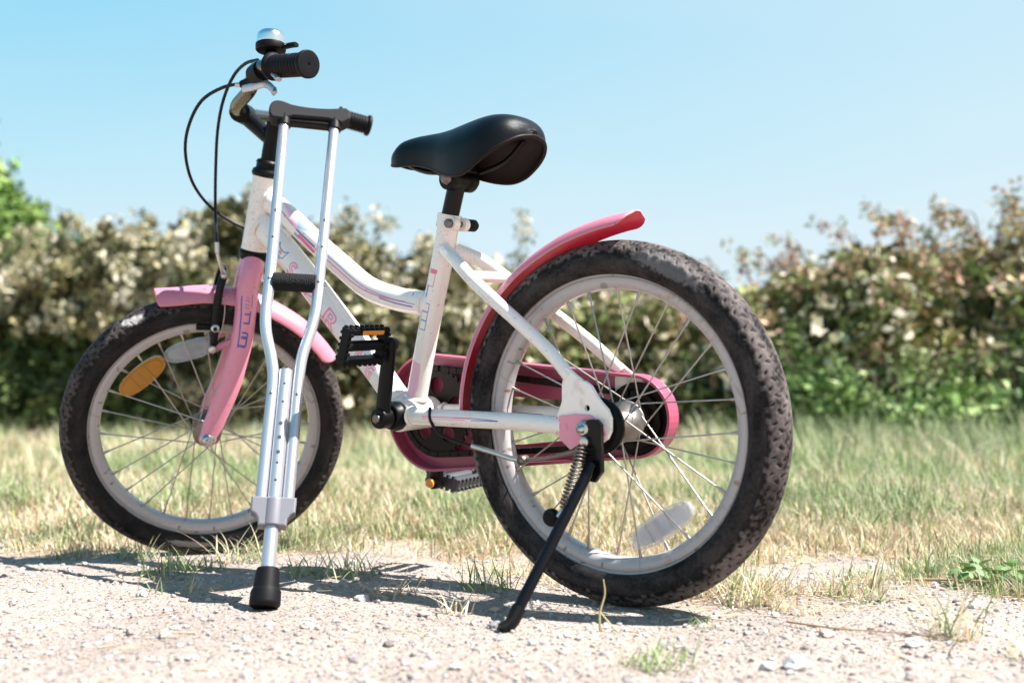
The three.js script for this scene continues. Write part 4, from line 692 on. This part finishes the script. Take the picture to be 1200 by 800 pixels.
  // tufts and weeds on the gravel that stand alone
  const tuft = (x, z, h, n, cols, label, opt = {}) => { const o = mesh(numbered('grass_tuft'), blades(Math.round(n * 1.7), R, { h: h * 1.05, w: 0.0022, spread: 0.022, segs: 5, cols, ...opt, lean: 1.9, least: 0.35, hv: 0.75 }), mat, scene); o.position.set(x, groundY(x, z) - 0.002, z); o.rotation.y = R() * 6; tag(o, label, 'grass tuft', opt.group); };
  tuft(-0.600, -1.690, 0.035, 40, GREEN, 'short green tuft on the gravel in front of the front tyre', { spread: 0.04 });
  tuft(-0.470, -1.560, 0.034, 60, GREEN, 'green tuft in the shadow below the front tyre', { spread: 0.05 });
  tuft(-0.430, -1.660, 0.050, 50, [...GREEN, ...DRY], 'tuft of green and straw blades against the front tyre', { spread: 0.04 });
  tuft(-0.260, -1.520, 0.042, 80, GREEN, 'wide green tuft in the shadow behind the crutch foot', { spread: 0.07 });
  tuft(0.2850, -1.275, 0.052, 60, MIX, 'pale tuft on the gravel beside the rear tyre', { spread: 0.03, lean: 1.5 });
  tuft(0.1364, -0.985, 0.024, 60, [...GREEN, [0.28, 0.3, 0.13]], 'low spreading tuft on the open gravel', { spread: 0.035, lean: 1.6 });
  tuft(-0.0300, -1.390, 0.040, 40, GREEN, 'green tuft in the shadow between kickstand and rear tyre', { spread: 0.04 });
  tuft(0.4310, -1.310, 0.028, 36, GREEN, 'small green tuft on the gravel by a mossy patch', { spread: 0.04 });
  tuft(0.4580, -1.095, 0.060, 30, MIX, 'sparse upright tuft on the gravel near a white stone', { spread: 0.03, lean: 1.3 });
  tuft(0.5050, -1.000, 0.040, 26, DRY, 'straw coloured tuft on the open gravel', { spread: 0.03 });
  tuft(-0.150, -1.330, 0.026, 26, DRY, 'thin dry tuft in the bicycle shadow', { spread: 0.03 });
  tuft(-0.065, -1.230, 0.030, 16, DRY, 'thin dry tuft beside the kickstand', { spread: 0.02 });
  tuft(0.2100, -1.160, 0.014, 20, GREEN, 'tiny green sprout on the gravel behind the rear tyre', { spread: 0.02 });
  tuft(0.3300, -1.230, 0.020, 24, DRY, 'flattened dry tuft on the gravel', { spread: 0.03, lean: 1.7 });
  // dry stalks
  const stalk = (pts, r, tone, label) => tag(mesh(numbered('dry_stalk'), sweep(pts.map(([x, y, z]) => V(x, groundY(x, z) + y, z)), (t) => [r * (1 - 0.6 * t), r * (1 - 0.6 * t)], { seg: 14, rad: 6, ref: V(0.1, 0.9, 0.3), up: V(1, 0, 0) }), std(lin(...tone), 0.8), scene), label, 'stalk');
  stalk([[0.095, 0, -1.128], [0.094, 0.018, -1.128], [0.100, 0.040, -1.13], [0.0985, 0.055, -1.13]], 0.0016, [0.42, 0.34, 0.16], 'upright yellow stalk in front of the rear tyre');
  stalk([[0.112, 0.002, -1.12], [0.104, 0.010, -1.125], [0.092, 0.024, -1.13]], 0.0014, [0.45, 0.38, 0.20], 'short bent stalk crossing the upright one');
  stalk([[0.300, 0.004, -1.15], [0.345, 0.005, -1.115], [0.40, 0.004, -1.10], [0.46, 0.005, -1.06]], 0.0013, [0.30, 0.19, 0.10], 'long brown stalk lying on the gravel');
  stalk([[0.18, 0.004, -1.17], [0.25, 0.006, -1.19], [0.32, 0.004, -1.18]], 0.0012, [0.52, 0.42, 0.30], 'thin straw lying on the gravel behind the rear tyre');
  stalk([[-0.235, 0, -1.225], [-0.232, 0.012, -1.225], [-0.226, 0.020, -1.226]], 0.0010, [0.60, 0.48, 0.32], 'short straw standing beside the crutch foot');
  stalk([[0.56, 0.006, -1.46], [0.62, 0.010, -1.42], [0.69, 0.006, -1.40]], 0.0022, [0.36, 0.26, 0.14], 'brown stem lying beside the broad leaved weed');
  // broad-leaved weed
  const weed = thing('broad_leaved_weed', 'broad leaved green weed at the edge of the gravel', 'weed'); weed.position.set(0.640, groundY(0.640, -1.42), -1.42);
  const lg = (L, W) => { const pos = [], idx = []; for (let i = 0; i <= 6; i++) { const t = i / 6, w = W * Math.sin(Math.PI * (0.06 + 0.94 * t) ** 0.8) * 0.5 + 0.0004, y = L * (0.75 * t - 0.35 * t * t); for (const e of [-1, 0, 1]) pos.push(L * t * 0.9, y + (e ? 0.10 * w : 0), e * w); if (i < 6) for (const k of [0, 1]) { const a = i * 3 + k; idx.push(a, a + 3, a + 1, a + 1, a + 3, a + 4); } } return build(pos, null, null, idx); };
  const wm = leafMat({ color: lin(0.13, 0.25, 0.055), roughness: 0.6 });
  for (let i = 0; i < 34; i++) { const o = mesh('leaf', lg(0.014 + 0.016 * R(), 0.009 + 0.008 * R()), wm, weed); o.rotation.y = i * 2.4 + R(); o.position.set((R() - 0.5) * 0.10, 0.004 + 0.03 * R(), (R() - 0.5) * 0.07); }
}

// ------------------------------------------------------------------ bushes and trees
function clusterGeometry(R, n, size, leafW, reach) {
  const pos = [], idx = [], v = V(), q = new THREE.Quaternion(), e = new THREE.Euler();
  for (let i = 0; i < n; i++) {
    const L = size * (0.6 + 0.8 * R()), W = L * leafW, o = pos.length / 3; e.set(R() * 6.28, R() * 6.28, R() * 6.28); q.setFromEuler(e);
    const c = V(R() * 2 - 1, R() * 2 - 1, R() * 2 - 1).multiplyScalar(reach);
    for (const [x, y, z] of [[0, 0, 0], [L * 0.45, L * 0.10, -W / 2], [L * 0.45, L * 0.10, W / 2], [L, 0, 0]]) { v.set(x - L / 2, y, z).applyQuaternion(q).add(c); pos.push(v.x, v.y, v.z); }
    idx.push(o, o + 1, o + 2, o + 1, o + 3, o + 2);
  }
  return build(pos, null, null, idx);
}
const clusterR = rng(3311);
const CL = [clusterGeometry(clusterR, 9, 0.058, 0.55, 0.05), clusterGeometry(clusterR, 11, 0.05, 0.66, 0.042), clusterGeometry(clusterR, 10, 0.07, 0.5, 0.07)];
const leafMaterial = leafMat({ roughness: 0.75, transmission: 0.12, specularIntensity: 0.5 });
const barkMat = std(lin(0.16, 0.12, 0.085), 0.9);
function foliage(parent, name, R, lumps, count, pal, cl, scale, inner = 0.55) {
  // each big lump carries many smaller boughs on its surface, so that boughs shade one another
  const pts = [], tot = lumps.reduce((q, l) => q + l[3] * l[4], 0);
  const scatter = (cx, cy, cz, rx, ry, rz, n, inn) => {
    for (let i = 0; i < n; i++) {
      const u = R() * 2 - 1, a = R() * 6.283, q = Math.sqrt(1 - u * u), dx = q * Math.cos(a), dz = q * Math.sin(a);
      const r = (inn + (1 - inn) * R() ** 0.7) * (1 + 0.5 * perlin.noise(dx * 3 + cx * 5, u * 3 + cy * 5, dz * 3)) * (R() < 0.05 ? 1.15 : 1), y = cy + u * ry * r;
      if (y > 0.03) pts.push([cx + dx * rx * r, y, cz + dz * rz * r]);
    }
  };
  for (const [cx, cy, cz, rx, ry, rz] of lumps) {
    const n = Math.round(count * rx * ry / tot), boughs = 16;
    scatter(cx, cy, cz, rx * 0.78, ry * 0.78, rz * 0.78, Math.round(n * 0.4), inner);
    for (let k = 0; k < boughs; k++) {
      const u = R() * 1.7 - 0.7, a = R() * 6.283, q = Math.sqrt(Math.max(1 - u * u, 0)), f = 0.72 + 0.2 * R(), br = (0.26 + 0.16 * R());
      scatter(cx + q * Math.cos(a) * rx * f, cy + u * ry * f, cz + q * Math.sin(a) * rz * f, rx * br, ry * br * 0.9, rz * br * 1.1, Math.round(n * 0.75 / boughs), 0.3);
    }
  }
  const im = new THREE.InstancedMesh(cl, leafMaterial, pts.length), d = new THREE.Object3D(), c = new THREE.Color();
  im.name = name; im.userData.kind = 'stuff'; im.castShadow = im.receiveShadow = true;
  pts.forEach(([x, y, z], i) => {
    d.position.set(x, y, z); d.rotation.set(R() * 6.28, R() * 6.28, R() * 6.28); d.scale.setScalar(scale * (0.5 + 1.0 * R() * R() + 0.2 * R())); d.updateMatrix(); im.setMatrixAt(i, d.matrix);
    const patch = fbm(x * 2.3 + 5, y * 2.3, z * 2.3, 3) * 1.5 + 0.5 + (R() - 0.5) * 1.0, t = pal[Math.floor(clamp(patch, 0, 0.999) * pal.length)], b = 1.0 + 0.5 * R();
    c.setRGB(t[0] * b, t[1] * b, t[2] * b); im.setColorAt(i, c);
  });
  parent.add(im); return im;
}
function sprig(parent, R, base, top, pal, cl, n, scale) {
  const lean = (R() - 0.5) * 0.3; top = top.clone().add(V(lean, -0.04, 0)); const mid = base.clone().lerp(top, 0.6).add(V(-lean * 0.6, 0.10, (R() - 0.5) * 0.1));
  const g = sweep([base, mid, top], (t) => [0.006 * (1 - 0.75 * t), 0.006 * (1 - 0.75 * t)], { seg: 10, rad: 5, ref: V(0.2, 0.1, 0.95), up: V(1, 0, 0) });
  const s = mesh('branch', g, barkMat, parent);
  const im = new THREE.InstancedMesh(cl, leafMaterial, n), d = new THREE.Object3D(), c = new THREE.Color(), cv = new THREE.QuadraticBezierCurve3(base, mid, top);
  im.name = 'sprig_leaves'; im.userData.kind = 'stuff'; im.castShadow = true;
  for (let i = 0; i < n; i++) { const t = 0.1 + 0.92 * R() ** 0.8, p = cv.getPoint(Math.min(t, 1)); d.position.set(p.x + (R() - 0.5) * 0.13, p.y + (R() - 0.5) * 0.08, p.z + (R() - 0.5) * 0.09); d.rotation.set(R() * 6, R() * 6, R() * 6); d.scale.setScalar(scale * (0.35 + 0.55 * R())); d.updateMatrix(); im.setMatrixAt(i, d.matrix); const q = pal[Math.floor(R() * pal.length)]; c.setRGB(...q.map((v) => v * 1.2)); im.setColorAt(i, c); }
  s.add(im);
}
function bush(name, label, category, x, z, lumps, count, pal, cl, scale, seed, sprigs = [], sprigPal = pal, tips = 16) {
  const R = rng(seed), b = thing(name, label, category); b.position.set(x, groundY(x, z), z);
  for (let i = 0; i < 5; i++) { const l = lumps[i % lumps.length]; mesh('stem', sweep([V((R() - 0.5) * 0.3, -0.05, (R() - 0.5) * 0.3), V(l[0] * 0.5 + (R() - 0.5) * 0.2, l[1] * 0.5, l[2] * 0.5), V(l[0], l[1] + l[4] * 0.3, l[2])], (t) => [0.022 * (1 - 0.7 * t), 0.022 * (1 - 0.7 * t)], { seg: 10, rad: 7, ref: V(0.2, 0.1, 0.95), up: V(1, 0, 0) }), barkMat, b); }
  foliage(b, 'foliage', R, lumps, count, pal, cl, scale);
  for (let i = 0; i < tips; i++) { const l = lumps[i % lumps.length], a = (R() * 2 - 1) * 1.1, r = 0.85 + 0.1 * R(), px = l[0] + Math.sin(a) * l[3] * r, py = l[1] + Math.cos(a) * l[4] * r, L = 0.14 + 0.22 * R(); sprig(b, R, V(px, py, l[2] + (R() - 0.3) * l[5] * 0.6), V(px + Math.sin(a) * L * 0.7 + (R() - 0.5) * 0.1, py + L, l[2] + (R() - 0.3) * l[5] * 0.6), sprigPal, cl, 7 + Math.floor(R() * 6), scale * 0.8); }
  for (const [bx, by, tx, ty, n] of sprigs) sprig(b, R, V(bx, by, lumps[0][2]), V(tx, ty, lumps[0][2] + 0.1), sprigPal, cl, n, scale * 0.7);
  return b;
}
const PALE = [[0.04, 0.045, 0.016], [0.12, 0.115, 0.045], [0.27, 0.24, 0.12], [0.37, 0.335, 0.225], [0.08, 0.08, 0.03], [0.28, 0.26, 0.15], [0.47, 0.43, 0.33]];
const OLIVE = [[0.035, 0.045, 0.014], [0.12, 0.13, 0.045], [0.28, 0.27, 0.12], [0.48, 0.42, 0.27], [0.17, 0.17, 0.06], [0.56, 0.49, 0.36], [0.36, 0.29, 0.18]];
const RUST = [[0.03, 0.04, 0.014], [0.10, 0.12, 0.035], [0.24, 0.25, 0.09], [0.46, 0.43, 0.25], [0.07, 0.08, 0.025], [0.62, 0.55, 0.42], [0.46, 0.31, 0.21], [0.20, 0.16, 0.07], [0.36, 0.27, 0.16], [0.15, 0.19, 0.055]];
const HOLLOW_SHADE = [[0.045, 0.07, 0.02], [0.07, 0.10, 0.03], [0.10, 0.12, 0.045]];  // dark leaf tones standing in for the shade of the hollow
const FRESH = [[0.05, 0.10, 0.02], [0.10, 0.18, 0.04], [0.16, 0.25, 0.06], [0.24, 0.32, 0.10]];
const REDS = [[0.32, 0.17, 0.10], [0.34, 0.26, 0.15], [0.14, 0.17, 0.05], [0.24, 0.12, 0.08], [0.24, 0.24, 0.10], [0.40, 0.32, 0.22]];
// the hedge to the left and behind the bicycle
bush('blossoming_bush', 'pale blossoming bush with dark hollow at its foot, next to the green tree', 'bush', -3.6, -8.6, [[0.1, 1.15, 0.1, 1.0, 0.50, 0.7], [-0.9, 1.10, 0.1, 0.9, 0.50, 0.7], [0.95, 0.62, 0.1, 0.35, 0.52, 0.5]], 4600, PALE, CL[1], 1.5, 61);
bush('added_shade_shrub', 'added dark leaved shrub standing in for the shade under the pale bush', 'shrub', -3.50, -8.05, [[0.1, 0.44, 0, 0.9, 0.46, 0.4], [-1.0, 0.44, 0.05, 0.9, 0.48, 0.4], [0.75, 0.30, 0.05, 0.5, 0.32, 0.35]], 4600, HOLLOW_SHADE, CL[0], 1.4, 60);  // shrub added to darken the hollow, where there is only deep shade
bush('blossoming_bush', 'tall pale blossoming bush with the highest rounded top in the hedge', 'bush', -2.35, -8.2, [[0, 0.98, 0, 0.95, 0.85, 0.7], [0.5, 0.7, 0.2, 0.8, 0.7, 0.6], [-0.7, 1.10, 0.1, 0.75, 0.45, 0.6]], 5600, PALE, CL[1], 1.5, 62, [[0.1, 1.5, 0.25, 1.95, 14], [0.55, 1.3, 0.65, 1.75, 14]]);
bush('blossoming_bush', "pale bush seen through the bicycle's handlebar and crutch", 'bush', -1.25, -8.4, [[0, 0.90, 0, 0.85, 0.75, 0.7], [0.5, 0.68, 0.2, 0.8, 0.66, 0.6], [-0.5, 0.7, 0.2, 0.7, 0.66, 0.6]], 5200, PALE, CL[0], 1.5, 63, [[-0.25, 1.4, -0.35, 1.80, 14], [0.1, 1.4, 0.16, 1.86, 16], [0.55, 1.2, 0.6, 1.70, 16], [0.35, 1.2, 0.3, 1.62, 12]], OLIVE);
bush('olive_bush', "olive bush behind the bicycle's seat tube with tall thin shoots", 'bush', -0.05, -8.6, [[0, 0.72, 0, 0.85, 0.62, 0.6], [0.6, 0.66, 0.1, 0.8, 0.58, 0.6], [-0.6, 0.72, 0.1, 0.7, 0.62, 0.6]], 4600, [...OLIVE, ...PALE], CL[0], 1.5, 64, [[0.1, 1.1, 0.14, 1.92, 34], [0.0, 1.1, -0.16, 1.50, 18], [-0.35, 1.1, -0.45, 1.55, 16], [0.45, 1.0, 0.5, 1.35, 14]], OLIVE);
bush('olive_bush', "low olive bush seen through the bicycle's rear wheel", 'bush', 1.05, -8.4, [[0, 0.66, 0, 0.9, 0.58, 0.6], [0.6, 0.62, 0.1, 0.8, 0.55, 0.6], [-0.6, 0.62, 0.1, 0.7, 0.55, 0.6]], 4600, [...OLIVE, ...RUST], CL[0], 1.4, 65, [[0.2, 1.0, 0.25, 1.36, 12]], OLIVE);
bush('olive_bush', 'olive bush at the end of the hedge, under the bright green tree', 'bush', -5.3, -8.9, [[0, 0.8, 0, 0.9, 0.75, 0.7], [-0.9, 0.75, 0, 0.8, 0.7, 0.7]], 3600, OLIVE, CL[0], 1.6, 59);
// the bramble thicket to the right
bush('bramble', 'olive bramble with arching red tipped shoots, beside the rear tyre', 'bramble', 1.85, -6.7, [[0, 0.62, 0, 0.62, 0.52, 0.55], [0.45, 0.66, 0.1, 0.6, 0.58, 0.5], [-0.35, 0.5, 0.15, 0.5, 0.45, 0.45]], 4800, RUST, CL[0], 1.25, 66, [[-0.1, 1.05, -0.32, 1.28, 14], [0.1, 1.1, -0.1, 1.38, 12], [0.45, 1.15, 0.2, 1.5, 12]], REDS);
bush('bramble', 'dense bramble with rust coloured leaves over a dark hollow', 'bramble', 2.65, -6.4, [[0, 0.68, 0, 0.65, 0.60, 0.55], [0.5, 0.72, 0.1, 0.6, 0.62, 0.5], [-0.45, 0.6, 0.15, 0.55, 0.55, 0.45]], 5200, RUST, CL[0], 1.25, 67, [[-0.2, 1.15, -0.36, 1.52, 10], [-0.05, 1.2, 0.1, 1.50, 16], [0.25, 1.2, 0.05, 1.55, 9]], REDS);
bush('bramble', 'tallest bramble with red leaves at its top and thin shoots above', 'bramble', 3.45, -6.3, [[0, 0.70, 0, 0.65, 0.62, 0.55], [0.5, 0.72, 0.1, 0.6, 0.64, 0.5], [-0.45, 0.58, 0.15, 0.55, 0.52, 0.45]], 5200, RUST, CL[0], 1.25, 68, [[-0.35, 1.2, -0.5, 1.58, 9], [-0.1, 1.2, -0.25, 1.66, 9], [0.1, 1.3, 0.0, 1.56, 10]], REDS);
bush('bramble', 'bramble at the end of the thicket past the tallest one', 'bramble', 4.75, -6.5, [[0, 0.72, 0, 0.7, 0.65, 0.55], [0.7, 0.66, 0.1, 0.6, 0.6, 0.5]], 3400, RUST, CL[0], 1.3, 58, [], REDS);
bush('bramble', 'low leafy bramble clump standing in the tall grass', 'bramble', 3.05, -5.75, [[0, 0.26, 0, 0.42, 0.24, 0.3], [0.4, 0.24, 0.05, 0.36, 0.24, 0.3]], 1500, [[0.10, 0.16, 0.05], [0.17, 0.23, 0.09], [0.26, 0.30, 0.17]], CL[0], 1.1, 69);
const LUSH = [[0.05, 0.09, 0.02], [0.13, 0.21, 0.05], [0.26, 0.36, 0.12], [0.36, 0.42, 0.20]];
bush('nettle_clump', 'bright green nettles at the foot of the bramble beside the rear tyre', 'nettles', 1.75, -6.0, [[0, 0.22, 0, 0.36, 0.24, 0.25], [0.4, 0.20, 0.05, 0.3, 0.22, 0.25]], 1100, LUSH, CL[2], 0.95, 72, [[0, 0.35, 0.02, 0.62, 10], [0.3, 0.3, 0.33, 0.55, 10]], LUSH, 10);
bush('nettle_clump', 'green nettles growing at the foot of the rust leaved bramble', 'nettles', 2.55, -5.75, [[0, 0.18, 0, 0.34, 0.20, 0.22], [-0.3, 0.16, 0.05, 0.26, 0.18, 0.2]], 900, LUSH, CL[2], 0.9, 73, [[-0.2, 0.3, -0.22, 0.52, 9]], LUSH, 9);
// trees behind the hedge
{
  const R = rng(71), t = thing('tree', 'bright green tree rising behind the pale hedge', 'tree'); t.position.set(-6.75, 0, -12.2); t.scale.setScalar(1.2);
  mesh('trunk', sweep([V(0, -0.05, 0), V(0.05, 0.9, 0), V(-0.05, 1.7, 0.05), V(-0.2, 2.4, 0)], (q) => [0.13 * (1 - 0.75 * q), 0.13 * (1 - 0.75 * q)], { seg: 14, rad: 9, ref: V(0.2, 0.1, 0.95), up: V(1, 0, 0) }), barkMat, t);
  for (let i = 0; i < 5; i++) { const a = i * 1.3; mesh('limb', sweep([V(0, 0.9 + i * 0.2, 0), V(-0.15 + Math.cos(a) * 0.3, 1.3 + i * 0.2, Math.sin(a) * 0.3), V(-0.2 + Math.cos(a) * 0.5, 1.55 + i * 0.21, Math.sin(a) * 0.5)], (q) => [0.045 * (1 - 0.8 * q), 0.045 * (1 - 0.8 * q)], { seg: 8, rad: 6, ref: V(0.2, 0.3, 0.9), up: V(1, 0, 0) }), barkMat, t); }
  foliage(t, 'crown', R, [[-0.3, 2.55, 0, 0.95, 0.85, 0.9], [0.15, 2.0, 0.2, 0.85, 0.7, 0.8], [0.5, 1.35, 0.2, 0.85, 0.55, 0.7], [-0.5, 1.5, 0.2, 1.1, 0.8, 0.8]], 5200, FRESH, CL[2], 1.9, 0.4);
  const s = thing('tree', 'small distant tree top showing above the pale hedge', 'tree'); s.position.set(-8.35, 0, -20);
  mesh('trunk', sweep([V(0, -0.05, 0), V(0, 2, 0), V(0, 3.6, 0)], (q) => [0.12 * (1 - 0.8 * q), 0.12 * (1 - 0.8 * q)], { seg: 8, rad: 8, ref: V(0.2, 0.1, 0.95), up: V(1, 0, 0) }), barkMat, s);
  foliage(s, 'crown', R, [[0, 3.3, 0, 0.55, 0.75, 0.5], [-0.3, 2.6, 0, 0.8, 0.7, 0.6], [0.3, 2.5, 0, 0.7, 0.7, 0.6]], 1300, [[0.10, 0.15, 0.08], [0.14, 0.19, 0.11], [0.18, 0.22, 0.13]], CL[2], 2.2, 0.3);
}
scene.traverse((o) => { if (o.isMesh) { o.castShadow = true; o.receiveShadow = true; } });
renderer.render(scene, camera);
